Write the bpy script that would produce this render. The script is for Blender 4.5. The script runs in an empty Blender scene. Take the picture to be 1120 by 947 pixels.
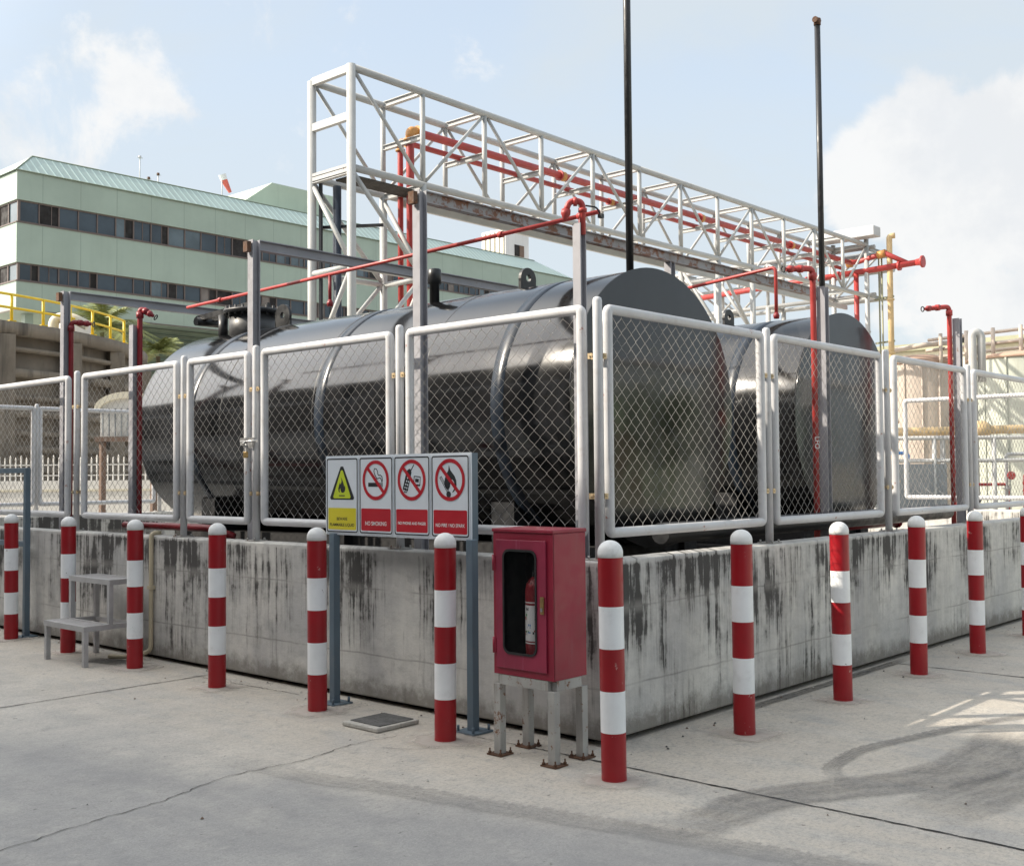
import bpy, math, random
from mathutils import Vector, Matrix
random.seed(7)
R = math.radians
PI = math.pi
C = bpy.context.scene.collection
sc = bpy.context.scene

# ------------------------------------------------------------------ mesh builder
def frame(d):
    d = d.normalized()
    up = Vector((0, 0, 1)) if abs(d.z) < 0.95 else Vector((1, 0, 0))
    u = d.cross(up).normalized()
    return u, u.cross(d).normalized()

class MB:
    def __init__(s):
        s.v, s.f, s.m, s.s = [], [], [], []
        s.mi = 0
    def face(s, ids, smooth=False):
        s.f.append(ids); s.m.append(s.mi); s.s.append(smooth)
    def add(s, p):
        s.v.append(Vector(p)); return len(s.v) - 1
    def poly(s, pts, smooth=False):
        s.face([s.add(p) for p in pts], smooth); return s
    def box(s, x0, x1, y0, y1, z0, z1):
        i = [s.add((x, y, z)) for z in (z0, z1) for x, y in ((x0, y0), (x1, y0), (x1, y1), (x0, y1))]
        for q in ((3, 2, 1, 0), (4, 5, 6, 7), (0, 1, 5, 4), (1, 2, 6, 5), (2, 3, 7, 6), (3, 0, 4, 7)):
            s.face([i[k] for k in q])
        return s
    def bar(s, p0, p1, w, h):
        p0, p1 = Vector(p0), Vector(p1)
        u, n = frame(p1 - p0)
        i = [s.add(p + u * a * w / 2 + n * b * h / 2) for p in (p0, p1) for a, b in ((-1, -1), (1, -1), (1, 1), (-1, 1))]
        for q in ((0, 1, 2, 3), (7, 6, 5, 4), (0, 4, 5, 1), (1, 5, 6, 2), (2, 6, 7, 3), (3, 7, 4, 0)):
            s.face([i[k] for k in q])
        return s
    def rings(s, rr, caps=True, closed=True):
        n = len(rr[0])
        ids = [[s.add(p) for p in r] for r in rr]
        for a, b in zip(ids, ids[1:]):
            for k in range(n if closed else n - 1):
                s.face([a[k], a[(k + 1) % n], b[(k + 1) % n], b[k]], True)
        if caps:
            s.face(ids[0][::-1]); s.face(ids[-1])
        return s
    def tube(s, p0, p1, r, n=10, caps=True, r2=None):
        return s.path([p0, p1], r, n, caps, r2=r2)
    def path(s, pts, r, n=10, caps=True, bend=0, r2=None):
        pts = [Vector(p) for p in pts]
        if bend and len(pts) > 2:
            out = [pts[0]]
            for a, b, c in zip(pts, pts[1:], pts[2:]):
                d1, d2 = (a - b), (c - b)
                q = min(bend, d1.length * .49, d2.length * .49)
                A, B = b + d1.normalized() * q, b + d2.normalized() * q
                for k in range(7):
                    t = k / 6
                    out.append(A * (1 - t) ** 2 + b * 2 * t * (1 - t) + B * t * t)
            out.append(pts[-1]); pts = out
        rr = []
        u = None
        for k, p in enumerate(pts):
            d = (pts[min(k + 1, len(pts) - 1)] - pts[max(k - 1, 0)]).normalized()
            if u is None:
                u, w = frame(d)
            else:
                u = (u - d * u.dot(d)).normalized()
            w = u.cross(d)
            ra = r if r2 is None else r + (r2 - r) * k / (len(pts) - 1)
            rr.append([p + (u * math.cos(2 * PI * j / n) + w * math.sin(2 * PI * j / n)) * ra for j in range(n)])
        return s.rings(rr, caps)
    def lathe(s, prof, o=(0, 0, 0), ax=(0, 0, 1), n=24, caps=True):
        o, ax = Vector(o), Vector(ax).normalized()
        u, w = frame(ax)
        return s.rings([[o + ax * z + (u * math.cos(2 * PI * j / n) + w * math.sin(2 * PI * j / n)) * max(r, 1e-4)
                         for j in range(n)] for r, z in prof], caps)
    def prism(s, p2, o, u, v, w):
        o, u, v, w = map(Vector, (o, u, v, w))
        a = [s.add(o + u * x + v * y) for x, y in p2]
        b = [s.add(o + u * x + v * y + w) for x, y in p2]
        n = len(p2)
        s.face(a[::-1]); s.face(b)
        for k in range(n):
            s.face([a[k], a[(k + 1) % n], b[(k + 1) % n], b[k]])
        return s
    def ringprism(s, outer, inner, o, u, v, w):
        o, u, v, w = map(Vector, (o, u, v, w))
        L = []
        for q in (outer, inner):
            for t in (0, 1):
                L.append([s.add(o + u * x + v * y + w * t) for x, y in q])
        n = len(outer)
        for k in range(n):
            j = (k + 1) % n
            s.face([L[0][j], L[0][k], L[2][k], L[2][j]])
            s.face([L[1][k], L[1][j], L[3][j], L[3][k]])
            s.face([L[0][k], L[0][j], L[1][j], L[1][k]])
            s.face([L[2][j], L[2][k], L[3][k], L[3][j]])
        return s
    def build(s, name, mats, parent=None, bevel=0, seg=2):
        me = bpy.data.meshes.new(name)
        off = Vector((0, 0, 0))
        p = parent
        while p is not None:
            off += p.location; p = p.parent
        me.from_pydata([tuple(v - off) for v in s.v], [], s.f)
        me.polygons.foreach_set('material_index', s.m)
        me.polygons.foreach_set('use_smooth', s.s)
        for m in (mats if isinstance(mats, (list, tuple)) else [mats]):
            me.materials.append(m)
        me.update()
        o = bpy.data.objects.new(name, me)
        C.objects.link(o)
        o.parent = parent
        if bevel:
            b = o.modifiers.new('bevel', 'BEVEL'); b.width = bevel; b.segments = seg; b.limit_method = 'ANGLE'
        return o

def tag(o, label=None, cat=None, group=None, kind=None):
    for k, v in (('label', label), ('category', cat), ('group', group), ('kind', kind)):
        if v: o[k] = v
    return o
def thing(name, label, cat, loc=(0, 0, 0), group=None):
    o = bpy.data.objects.new(name, None); C.objects.link(o)
    o.empty_display_size = .1
    o.location = loc
    return tag(o, label, cat, group)
def dup(o, parent=None):
    c = o.copy(); C.objects.link(c); c.parent = parent
    for ch in list(o.children): dup(ch, c)
    return c
def rrect(w, h, r, n=6, cx=0, cy=0):
    out = []
    for sx, sy, a0 in ((1, 1, 0), (-1, 1, 90), (-1, -1, 180), (1, -1, 270)):
        for k in range(n + 1):
            a = R(a0 + 90 * k / n)
            out.append((cx + sx * (w / 2 - r) + r * math.cos(a), cy + sy * (h / 2 - r) + r * math.sin(a)))
    return out
def circ(r, n=28, cx=0, cy=0):
    return [(cx + r * math.cos(2 * PI * k / n), cy + r * math.sin(2 * PI * k / n)) for k in range(n)]

# ------------------------------------------------------------------ materials
class NT:
    """short hand for node trees"""
    def __init__(s, m):
        s.t = m.node_tree; s.n = s.t.nodes; s.b = s.n.get('Principled BSDF')
    def node(s, typ, **kw):
        o = s.n.new(typ)
        for k, v in kw.items(): setattr(o, k, v)
        return o
    def put(s, sock, val):
        if isinstance(val, bpy.types.NodeSocket): s.t.links.new(val, sock)
        elif val is not None:
            if isinstance(val, (tuple, list)) and len(val) == 3 and sock.type == 'RGBA': val = (*val, 1)
            sock.default_value = val
    def math(s, op, a, b=None, c=None, clamp=False):
        o = s.node('ShaderNodeMath', operation=op, use_clamp=clamp)
        for k, v in enumerate((a, b, c)): s.put(o.inputs[k], v) if v is not None else None
        return o.outputs[0]
    def mix(s, fac, a, b, blend='MIX'):
        o = s.node('ShaderNodeMix', data_type='RGBA', blend_type=blend)
        s.put(o.inputs[0], fac); s.put(o.inputs[6], a); s.put(o.inputs[7], b)
        return o.outputs[2]
    def noise(s, vec, scale, detail=4, rough=.55, dist=0):
        o = s.node('ShaderNodeTexNoise')
        s.put(o.inputs['Vector'], vec)
        o.inputs['Scale'].default_value = scale; o.inputs['Detail'].default_value = detail
        o.inputs['Roughness'].default_value = rough; o.inputs['Distortion'].default_value = dist
        return o.outputs[0]
    def ramp(s, val, lo, hi, a=0., b=1.):
        o = s.node('ShaderNodeMapRange', interpolation_type='SMOOTHSTEP')
        s.put(o.inputs[0], val); s.put(o.inputs[1], lo); s.put(o.inputs[2], hi); s.put(o.inputs[3], a); s.put(o.inputs[4], b)
        return o.outputs[0]
    def scalevec(s, vec, x, y, z):
        o = s.node('ShaderNodeVectorMath', operation='MULTIPLY')
        s.put(o.inputs[0], vec); o.inputs[1].default_value = (x, y, z)
        return o.outputs[0]
    def coords(s):
        """object coordinates shifted per object so that copies do not share marks"""
        tc = s.node('ShaderNodeTexCoord'); oi = s.node('ShaderNodeObjectInfo')
        o = s.node('ShaderNodeVectorMath', operation='ADD')
        mu = s.math('MULTIPLY', oi.outputs['Random'], 40.)
        s.put(o.inputs[0], tc.outputs['Object']); s.t.links.new(mu, o.inputs[1])
        return o.outputs[0]
    def pos(s):
        return s.node('ShaderNodeNewGeometry').outputs['Position']
    def xyz(s, v):
        o = s.node('ShaderNodeSeparateXYZ'); s.put(o.inputs[0], v); return o.outputs
    def vec(s, x, y, z):
        o = s.node('ShaderNodeCombineXYZ')
        for k, v in enumerate((x, y, z)): s.put(o.inputs[k], v)
        return o.outputs[0]
    def bump(s, h, strength=.3, dist=.01):
        o = s.node('ShaderNodeBump'); o.inputs['Strength'].default_value = strength; o.inputs['Distance'].default_value = dist
        s.put(o.inputs['Height'], h); s.put(s.b.inputs['Normal'], o.outputs[0])
    def out(s, col=None, rough=None, metal=None):
        s.put(s.b.inputs['Base Color'], col); s.put(s.b.inputs['Roughness'], rough); s.put(s.b.inputs['Metallic'], metal)

def newmat(name):
    m = bpy.data.materials.new(name); m.use_nodes = True
    return m, NT(m)

def paint(name, col, rough=.45, var=.18, scale=3., metal=0., dirt=0., dirtcol=(.12, .09, .06), rust=0., rustcol=(.16, .055, .02), bump=.0, fine=60, spec=.5, streak=False):
    m, t = newmat(name)
    v = t.coords()
    n1 = t.noise(v, scale, 5, .6)
    lo = tuple(c * (1 - var) for c in col); hi = tuple(min(1, c * (1 + var)) for c in col)
    c = t.mix(t.ramp(n1, .3, .7), lo, hi)
    vs = t.scalevec(v, 1, 1, .12) if streak else v
    if dirt:
        n2 = t.noise(vs, scale * (6 if streak else 2.3), 6, .7)
        c = t.mix(t.ramp(n2, .52, .78, 0, dirt), c, dirtcol)
    if rust:
        n3 = t.noise(v, scale * 3.1 + 2, 7, .68)
        c = t.mix(t.ramp(n3, .66 - rust * .2, .72 - rust * .16), c, rustcol)
    rr = t.ramp(t.noise(v, scale * 4, 3), .3, .7, rough * .8, min(1, rough * 1.25))
    t.out(c, rr, metal)
    t.b.inputs['Specular IOR Level'].default_value = spec
    if bump: t.bump(t.noise(v, fine, 4, .6), bump, .004)
    return m

M = {}
M['red'] = paint('red_paint', (.29, .004, .010), .38, .1, 4, dirt=.3, dirtcol=(.2, .02, .02), rust=.02, rustcol=(.40, .24, .22), bump=.06, fine=90)
M['white_band'] = paint('white_reflective', (.80, .82, .84), .35, .05, 4, dirt=.3, dirtcol=(.42, .42, .40), rust=.02, rustcol=(.16, .14, .13), bump=.04)
M['cap_white'] = paint('white_cap', (.72, .73, .73), .45, .05, 6, dirt=.35, dirtcol=(.4, .39, .36))
M['fence'] = paint('silver_white_paint', (.54, .55, .57), .42, .09, 3, dirt=.5, dirtcol=(.36, .33, .30), rust=.0, bump=.05)
M['fence_top'] = paint('silver_paint_chipped', (.55, .555, .57), .42, .09, 3, dirt=.5, dirtcol=(.34, .30, .27), rust=.10, rustcol=(.32, .12, .08), bump=.05)
M['wire'] = paint('galvanised_wire', (.40, .385, .37), .42, .2, 12, metal=.35, rust=.05, rustcol=(.2, .12, .07))
M['steel_grey'] = paint('grey_steel', (.30, .30, .325), .5, .1, 3, dirt=.4, dirtcol=(.17, .15, .14), rust=.03)
M['steel_rust'] = paint('grey_steel_rusty', (.32, .31, .32), .55, .12, 2, dirt=.4, rust=.85, rustcol=(.20, .085, .045), bump=.1)
M['blue_steel'] = paint('blue_grey_steel', (.105, .15, .19), .45, .1, 3, dirt=.3, dirtcol=(.2, .2, .19))
M['gantry'] = paint('gantry_white', (.41, .417, .412), .5, .07, 2, dirt=.45, dirtcol=(.42, .38, .31), rust=.02, bump=.03)
M['pipe_red'] = paint('fire_red', (.37, .042, .038), .42, .14, 3, dirt=.3, dirtcol=(.25, .06, .05))
M['pipe_dkred'] = paint('fire_red_deep', (.22, .014, .02), .42, .14, 3, dirt=.3, dirtcol=(.2, .04, .04))
M['orange'] = paint('orange_valve', (.52, .25, .07), .5, .16, 6, dirt=.4, dirtcol=(.25, .12, .05))
M['yellow_pipe'] = paint('yellow_ochre_pipe', (.56, .41, .22), .5, .1, 3, dirt=.45, dirtcol=(.4, .26, .1))
M['yellow'] = paint('yellow_rail', (.72, .50, .02), .45, .08, 3)
M['black'] = paint('black_steel', (.016, .017, .019), .4, .2, 3, dirt=.3, dirtcol=(.06, .055, .05))
M['turret'] = paint('turret_grey_black', (.055, .056, .058), .42, .25, 5, dirt=.4, dirtcol=(.12, .11, .1))
M['black_matt'] = paint('black_matt', (.012, .012, .013), .7, .2, 3)
M['blue_black'] = paint('blue_black_pipe', (.02, .03, .05), .4, .2, 3)
M['cab'] = paint('faded_crimson', (.25, .020, .052), .42, .2, 3, dirt=.8, dirtcol=(.38, .115, .18), bump=.05, streak=True)
M['cab_side'] = paint('crimson', (.25, .012, .034), .42, .14, 3, dirt=.4, dirtcol=(.24, .05, .08), bump=.05, streak=True)
M['stand'] = paint('stand_grey_rusty', (.36, .355, .34), .6, .16, 4, dirt=.8, dirtcol=(.20, .16, .12), rust=.45, rustcol=(.17, .07, .03), bump=.12, streak=True)
M['rust'] = paint('rust', (.10, .05, .028), .8, .35, 12, rust=.3, rustcol=(.05, .03, .02), bump=.3)
M['stool'] = paint('stool_alu', (.40, .395, .40), .5, .12, 5, dirt=.5, dirtcol=(.24, .22, .2), metal=.1)
M['pvc'] = paint('pvc_beige', (.46, .40, .28), .5, .1, 4, dirt=.4)
M['board'] = paint('board_white', (.66, .71, .765), .4, .03, 4)
M['ink'] = paint('ink_black', (.014, .016, .02), .5, .05)
M['ink_red'] = paint('ink_red', (.44, .012, .024), .4, .05)
M['ink_yellow'] = paint('ink_yellow', (.64, .56, .035), .4, .05)
M['ink_lime'] = paint('ink_lime', (.52, .62, .035), .4, .04)
M['ink_white'] = paint('ink_white', (.72, .72, .72), .45, .03)
M['ink_blue'] = paint('ink_blue', (.05, .2, .5), .4, .03)
M['ink_green'] = paint('ink_green', (.08, .35, .12), .4, .03)
M['brass'] = paint('brass', (.40, .28, .12), .35, .15, 9, metal=.8)
M['clamp'] = paint('clamp_zinc', (.52, .40, .24), .45, .25, 14, metal=.4, rust=.2)
M['zinc'] = paint('zinc_lock', (.42, .42, .42), .35, .1, 9, metal=.8)
M['cream'] = paint('cream_cladding', (.66, .62, .50), .6, .06, .6, dirt=.25, dirtcol=(.45, .4, .3))
M['white_wall'] = paint('white_render', (.68, .67, .64), .7, .06, .8, dirt=.35, dirtcol=(.42, .4, .36))
M['brown'] = paint('brown_post', (.15, .10, .075), .7, .12, 2)
M['tan_tank'] = paint('tan_tank', (.50, .43, .37), .6, .08, .7, dirt=.35, dirtcol=(.36, .26, .18), streak=True)
M['grey_tank'] = paint('greygreen_tank', (.42, .44, .38), .6, .1, .9, dirt=.5, dirtcol=(.26, .23, .17), streak=True)
M['roof_brown'] = paint('tank_roof', (.40, .27, .20), .7, .15, 1.2)
M['olive'] = paint('olive_gutter', (.30, .30, .20), .6, .1, 1)
M['grey_panel'] = paint('grey_panel', (.20, .22, .235), .6, .12, 1.2)
M['lightgrey'] = paint('light_grey', (.50, .51, .52), .6, .08, 1.2, dirt=.3)
M['glassdark'] = paint('window_glass', (.035, .05, .065), .08, .3, .35)
M['glassmid'] = paint('window_glass_pale', (.09, .12, .14), .1, .3, .35)
M['windowopen'] = paint('open_window_dark', (.016, .014, .014), .8, .3, .5)
M['curtain'] = paint('window_blind', (.16, .14, .13), .8, .3, 1)
M['mullion'] = paint('mullion', (.13, .10, .09), .6, .1)
M['sock'] = paint('windsock', (.62, .13, .10), .7, .1)
M['dark_grate'] = paint('dark_grating', (.055, .05, .045), .7, .25, 5)
M['facade'] = paint('dark_facade', (.030, .028, .026), .7, .2, .3)
M['facade_band'] = paint('pale_fascia', (.22, .20, .17), .7, .1, .3)
M['reflection_green'] = paint('reflection_shed', (.30, .40, .28), .7, .15, .2)

def clad(name, col, period, axis, depth=.25, rough=.5, ribs=False):
    m, t = newmat(name)
    x = t.xyz(t.pos())[axis]
    f = t.math('FRACT', t.math('DIVIDE', x, period))
    d = t.math('ABSOLUTE', t.math('SUBTRACT', f, .5))
    v = t.pos()
    n = t.noise(v, .25, 5, .6)
    n2 = t.noise(t.scalevec(v, 1.5, 1.5, .15), 1., 5, .6)
    c = t.mix(t.ramp(n, .3, .7), tuple(k * .93 for k in col), tuple(k * 1.06 for k in col))
    c = t.mix(t.ramp(n2, .5, .8, 0, .22), c, tuple(k * .7 for k in col))
    if ribs:
        c = t.mix(t.ramp(d, .36, .44, 0, 1), c, tuple(min(1, k * 1.45) for k in col))
        t.bump(t.ramp(d, .3, .5), .5, .05)
    else:
        seam = t.ramp(d, .487, .497)
        c = t.mix(seam, c, tuple(k * (1 - depth) for k in col))
        t.bump(seam, .4, .02)
    t.out(c, rough)
    return m
M['green_clad'] = clad('green_cladding', (.31, .385, .33), 2.9, 0)
M['green_clad_end'] = clad('green_cladding_end', (.31, .385, .33), 2.9, 1)
M['green_roof'] = clad('green_roof', (.36, .45, .415), .62, 0, rough=.4, ribs=True)
M['green_roof_end'] = clad('green_roof_end', (.36, .45, .415), .62, 1, rough=.4, ribs=True)
M['green_block'] = clad('green_block', (.40, .47, .38), 3.1, 0, .1)
M['white_tower'] = clad('white_tower', (.62, .62, .62), 1.8, 0, .3)
M['louver'] = paint('louver_green', (.16, .20, .15), .6, .15, 1)
M['tank_panel'] = clad('paneled_tank', (.42, .44, .38), 1.1, 1, .4)

# concrete of the yard
def mat_ground():
    m, t = newmat('yard_concrete')
    p = t.pos(); x, y, z = t.xyz(p)
    big = t.noise(p, .55, 6, .62)
    mid = t.noise(p, 2.6, 7, .66)
    fine = t.noise(p, 42, 6, .7)
    stre = t.noise(t.scalevec(p, .9, .25, 1), 3.5, 7, .68, .6)
    c = t.mix(t.ramp(big, .36, .64), (.41, .39, .36), (.54, .505, .445))
    c = t.mix(t.ramp(mid, .38, .66, 0, .7), c, (.33, .325, .315))
    # warm film of dust close to the walls
    warm = t.math('MULTIPLY', t.ramp(t.math('ADD', x, t.math('MULTIPLY', mid, .6)), -1.6, -.4, .1, .62), t.ramp(stre, .3, .6))
    c = t.mix(warm, c, (.54, .48, .395))
    # wheel-worn darker lane on the road side
    w = t.math('ADD', t.math('ADD', x, t.math('MULTIPLY', y, .27)), t.math('MULTIPLY', t.noise(p, 1.4, 4), .9))
    lane = t.math('MULTIPLY', t.ramp(w, -1.25, -.75, .85, 0), t.ramp(stre, .25, .65, .55, 1))
    c = t.mix(lane, c, (.305, .302, .298))
    # brushed scuffs, mottles, pale laitance
    scuff = t.noise(t.scalevec(p, 1., 7., 1), 5, 7, .75, .8)
    c = t.mix(t.ramp(scuff, .52, .74, 0, .42), c, (.235, .23, .22))
    c = t.mix(t.ramp(t.noise(p, 6.5, 8, .75), .54, .70, 0, .50), c, (.225, .22, .21))
    c = t.mix(t.ramp(t.noise(p, 13, 7, .8), .50, .68, 0, .42), c, (.25, .243, .232))
    c = t.mix(t.ramp(t.noise(p, 4.3, 7, .72), .54, .72, 0, .50), c, (.57, .535, .48))
    # sand grains and pits
    c = t.mix(t.ramp(fine, .46, .62, 0, .40), c, (.22, .215, .205))
    c = t.mix(t.ramp(t.noise(p, 95, 5, .75), .50, .64, 0, .36), c, (.62, .59, .54))
    c = t.mix(t.ramp(t.noise(p, 150, 3, .7), .56, .66, 0, .45), c, (.14, .135, .13))
    spots = t.ramp(t.noise(p, 15, 3, .5), .715, .74, 0, .8)
    c = t.mix(spots, c, (.09, .085, .08))
    oil = t.ramp(t.noise(p, 1.9, 5, .6), .66, .76, 0, .45)
    c = t.mix(oil, c, (.15, .147, .143))
    c = t.mix(t.math('MULTIPLY', lane, t.ramp(t.noise(p, 2.1, 6, .7), .36, .62, .12, .62)), c, (.205, .204, .204))
    t.out(c, t.ramp(mid, .3, .7, .62, .86))
    hh = t.math('ADD', t.math('MULTIPLY', fine, .5), t.noise(p, 9, 6, .7))
    t.bump(hh, .45, .015)
    return m
M['ground'] = mat_ground()

def mat_wall():
    m, t = newmat('weathered_concrete')
    p = t.pos(); x, y, z = t.xyz(p)
    s = t.math('SUBTRACT', x, y)
    q = t.vec(s, 0, z)
    wob = t.math('MULTIPLY', t.noise(q, 2.2, 3), .05)
    sw = t.math('ADD', s, wob)
    base = t.mix(t.ramp(t.noise(q, 1.6, 6, .65), .34, .66), (.46, .457, .45), (.64, .625, .585))
    base = t.mix(t.ramp(t.noise(t.vec(s, 1, t.math('MULTIPLY', z, 2.5)), 5, 6, .7), .45, .75, 0, .5), base, (.30, .295, .285))
    # pale lime runs
    lime = t.noise(t.vec(t.math('MULTIPLY', sw, 16), 2.3, t.math('MULTIPLY', z, .9)), 1, 5, .6)
    base = t.mix(t.ramp(t.noise(t.vec(t.math('MULTIPLY', sw, 6), 5., t.math('MULTIPLY', z, .8)), 1, 7, .7), .42, .66, 0, .36), base, (.34, .335, .325))
    base = t.mix(t.ramp(lime, .55, .75, 0, .5), base, (.58, .56, .52))
    # algae streaks running down from the coping
    st = t.noise(t.vec(t.math('MULTIPLY', sw, 15), 7.1, t.math('MULTIPLY', z, .75)), 1, 6, .66)
    st2 = t.noise(t.vec(t.math('MULTIPLY', sw, 55), 3.1, t.math('MULTIPLY', z, 1.8)), 1, 4, .6)
    patch = t.noise(t.vec(t.math('MULTIPLY', s, 1.3), 4.4, t.math('MULTIPLY', z, 1.1)), 1, 4, .6)
    hole = t.noise(q, 13, 6, .7)
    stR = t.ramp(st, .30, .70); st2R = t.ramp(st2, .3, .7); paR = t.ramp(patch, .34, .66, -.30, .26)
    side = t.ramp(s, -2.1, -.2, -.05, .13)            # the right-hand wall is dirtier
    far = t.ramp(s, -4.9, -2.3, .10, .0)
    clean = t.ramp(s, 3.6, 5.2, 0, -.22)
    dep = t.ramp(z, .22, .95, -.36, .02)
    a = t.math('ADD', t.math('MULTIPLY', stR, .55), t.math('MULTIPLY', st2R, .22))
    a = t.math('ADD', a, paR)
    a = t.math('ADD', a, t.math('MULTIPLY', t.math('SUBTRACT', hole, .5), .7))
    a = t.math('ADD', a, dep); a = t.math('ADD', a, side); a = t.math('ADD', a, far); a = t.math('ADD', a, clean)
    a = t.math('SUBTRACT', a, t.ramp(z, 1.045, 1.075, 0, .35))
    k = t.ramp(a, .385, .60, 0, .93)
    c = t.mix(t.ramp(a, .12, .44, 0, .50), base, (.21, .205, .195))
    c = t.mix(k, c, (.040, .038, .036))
    # pour lines
    for zz in (.335, .80):
        ln = t.math('ABSOLUTE', t.math('SUBTRACT', t.math('ADD', z, t.math('MULTIPLY', t.noise(q, 3, 3), .03)), zz + .015))
        c = t.mix(t.math('MULTIPLY', t.ramp(ln, .0, .010, .55, 0), t.ramp(patch, .35, .55)), c, (.13, .125, .12))
        c = t.mix(t.math('MULTIPLY', t.ramp(ln, .01, .06, .28, 0), t.ramp(st, .35, .6)), c, (.50, .48, .45))
    # splash dirt at the foot, brown
    ft = t.math('ADD', t.ramp(z, .0, .38, .50, 0), t.math('MULTIPLY', t.noise(q, 7, 7, .75), .62))
    c = t.mix(t.ramp(ft, .52, .8, 0, .75), c, (.14, .125, .105))
    t.out(c, .85)
    hh = t.math('ADD', t.noise(p, 34, 6, .7), t.math('MULTIPLY', k, -.3))
    t.bump(hh, .35, .012)
    return m
M['wall'] = mat_wall()

def concrete(name, a, b, dark, scale=1.):
    m, t = newmat(name)
    v = t.coords()
    c = t.mix(t.ramp(t.noise(v, scale, 6, .65), .3, .7), a, b)
    c = t.mix(t.ramp(t.noise(t.scalevec(v, 2.2, 2.2, .25), scale * 1.4, 6, .7), .48, .72, 0, .85), c, dark)
    t.out(c, .85); t.bump(t.noise(v, 30, 5, .7), .3, .01)
    return m
M['basin'] = concrete('old_brown_concrete', (.15, .125, .098), (.235, .20, .16), (.06, .052, .045), .5)
M['lid'] = concrete('lid_dark', (.06, .06, .06), (.13, .13, .125), (.03, .03, .03), 14.)
M['curb'] = concrete('drain_rim', (.40, .39, .36), (.50, .48, .44), (.26, .25, .23), 7.)

def mat_tank(name, col=(.008, .0082, .009), rough=.10, ior=1.66, wav=.05):
    m, t = newmat(name)
    v = t.coords(); p = t.pos()
    n = t.noise(v, 1.6, 5, .6)
    c = t.mix(t.ramp(n, .3, .7), tuple(k * .8 for k in col), tuple(k * 1.5 for k in col))
    dust = t.noise(t.scalevec(v, 9, 9, .7), 1., 6, .7)
    c = t.mix(t.ramp(dust, .55, .85, 0, .2), c, (.04, .038, .034))
    t.out(c, t.ramp(t.noise(v, 3, 4), .3, .7, rough * .8, rough * 1.4))
    t.b.inputs['IOR'].default_value = ior
    t.bump(t.noise(v, 1.3, 3, .5), wav, .05)
    return m
M['tank'] = mat_tank('tank_gloss_black')
M['tank_band'] = mat_tank('tank_band_black', (.010, .016, .026), .28, 1.5)
M['tank_end'] = mat_tank('tank_end_black', (.005, .005, .0055), .12, 1.56, .2)

def mat_mark(name, col, dens, ns, tread=False):
    m, t = newmat(name)
    uv = t.node('ShaderNodeTexCoord').outputs['UV']
    u, v, _ = t.xyz(uv)
    e = t.math('MULTIPLY', t.math('ABSOLUTE', t.math('SUBTRACT', u, .5)), 2.)
    p = t.pos()
    edge = t.ramp(t.math('ADD', e, t.math('MULTIPLY', t.noise(p, 6, 4), .35)), .82, 1.12, 1, 0)
    if tread:
        # lugs printed by the tyre along one edge
        f = t.math('FRACT', t.math('MULTIPLY', v, 1 / .085))
        lug = t.math('MULTIPLY', t.ramp(f, .30, .38, 1, .0), t.ramp(u, .80, .84, 0, 1))
        edge = t.math('MULTIPLY', edge, t.math('SUBTRACT', 1., lug))
    n = t.ramp(t.noise(t.vec(t.math('MULTIPLY', u, 3), v, 0), ns, 5, .7), .3, .7, .45, 1.)
    n2 = t.ramp(t.noise(p, 30, 4, .7), .3, .7, .6, 1.)
    fd = t.node('ShaderNodeUVMap'); fd.uv_map = 'Fade'
    q = t.xyz(fd.outputs[0])[0]
    q = t.math('ADD', q, t.math('MULTIPLY', t.math('SUBTRACT', t.noise(p, 5, 4), .5), .12))
    fade = t.math('MULTIPLY', t.ramp(q, .0, .22), t.ramp(q, .80, 1.0, 1, 0))
    edge = t.math('MULTIPLY', edge, fade)
    al = t.math('MULTIPLY', t.math('MULTIPLY', edge, n), t.math('MULTIPLY', n2, dens))
    t.out(col, .75)
    t.put(t.b.inputs['Alpha'], al)
    return m
M['tyre'] = mat_mark('tyre_rubber', (.13, .13, .13), .58, 3.5, True)
M['tyre_faint'] = mat_mark('tyre_faint', (.15, .15, .15), .30, 3.5, True)
M['tyre_soft'] = mat_mark('tyre_smear', (.13, .13, .132), .50, 2.5)
def mat_footing():
    m, t = newmat('pale_footing')
    p = t.pos(); u, v, _ = t.xyz(t.node('ShaderNodeTexCoord').outputs['UV'])
    e = t.math('MULTIPLY', t.math('SUBTRACT', u, .5), 2.)
    e = t.math('ADD', e, t.math('MULTIPLY', t.math('SUBTRACT', t.noise(p, 9, 5, .6), .5), .8))
    al = t.ramp(e, .45, .95, .55, 0)
    c = t.mix(t.noise(p, 40, 4, .7), (.46, .42, .38), (.66, .61, .55))
    c = t.mix(t.ramp(t.noise(p, 60, 2), .70, .74), c, (.30, .05, .05))
    t.out(c, .85); t.put(t.b.inputs['Alpha'], al)
    return m
M['footing'] = mat_footing()
M['crack'] = paint('crack_dark', (.03, .028, .026), .95, .3, 5)
M['wet_shade'] = mat_mark('wet_shade_mark', (.05, .048, .045), .8, 2.)

m, t = newmat('cabinet_glass')
t.out((.01, .011, .012), .03); t.b.inputs['Alpha'].default_value = .10
M['pane'] = m
m, t = newmat('palm_leaf')
t.out(t.mix(t.noise(t.pos(), 1.3, 3), (.15, .20, .055), (.33, .33, .12)), .55)
M['leaf'] = m
M['dark_leaf'] = paint('dark_leaf', (.035, .06, .02), .6, .3, 2)
M['trunk'] = paint('palm_trunk', (.16, .12, .08), .9, .3, 3)

# ------------------------------------------------------------------ setting: ground
g = MB(); g.poly([(-450, -450, 0), (450, -450, 0), (450, 450, 0), (-450, 450, 0)])
tag(g.build('ground', M['ground']), kind='structure')

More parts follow.
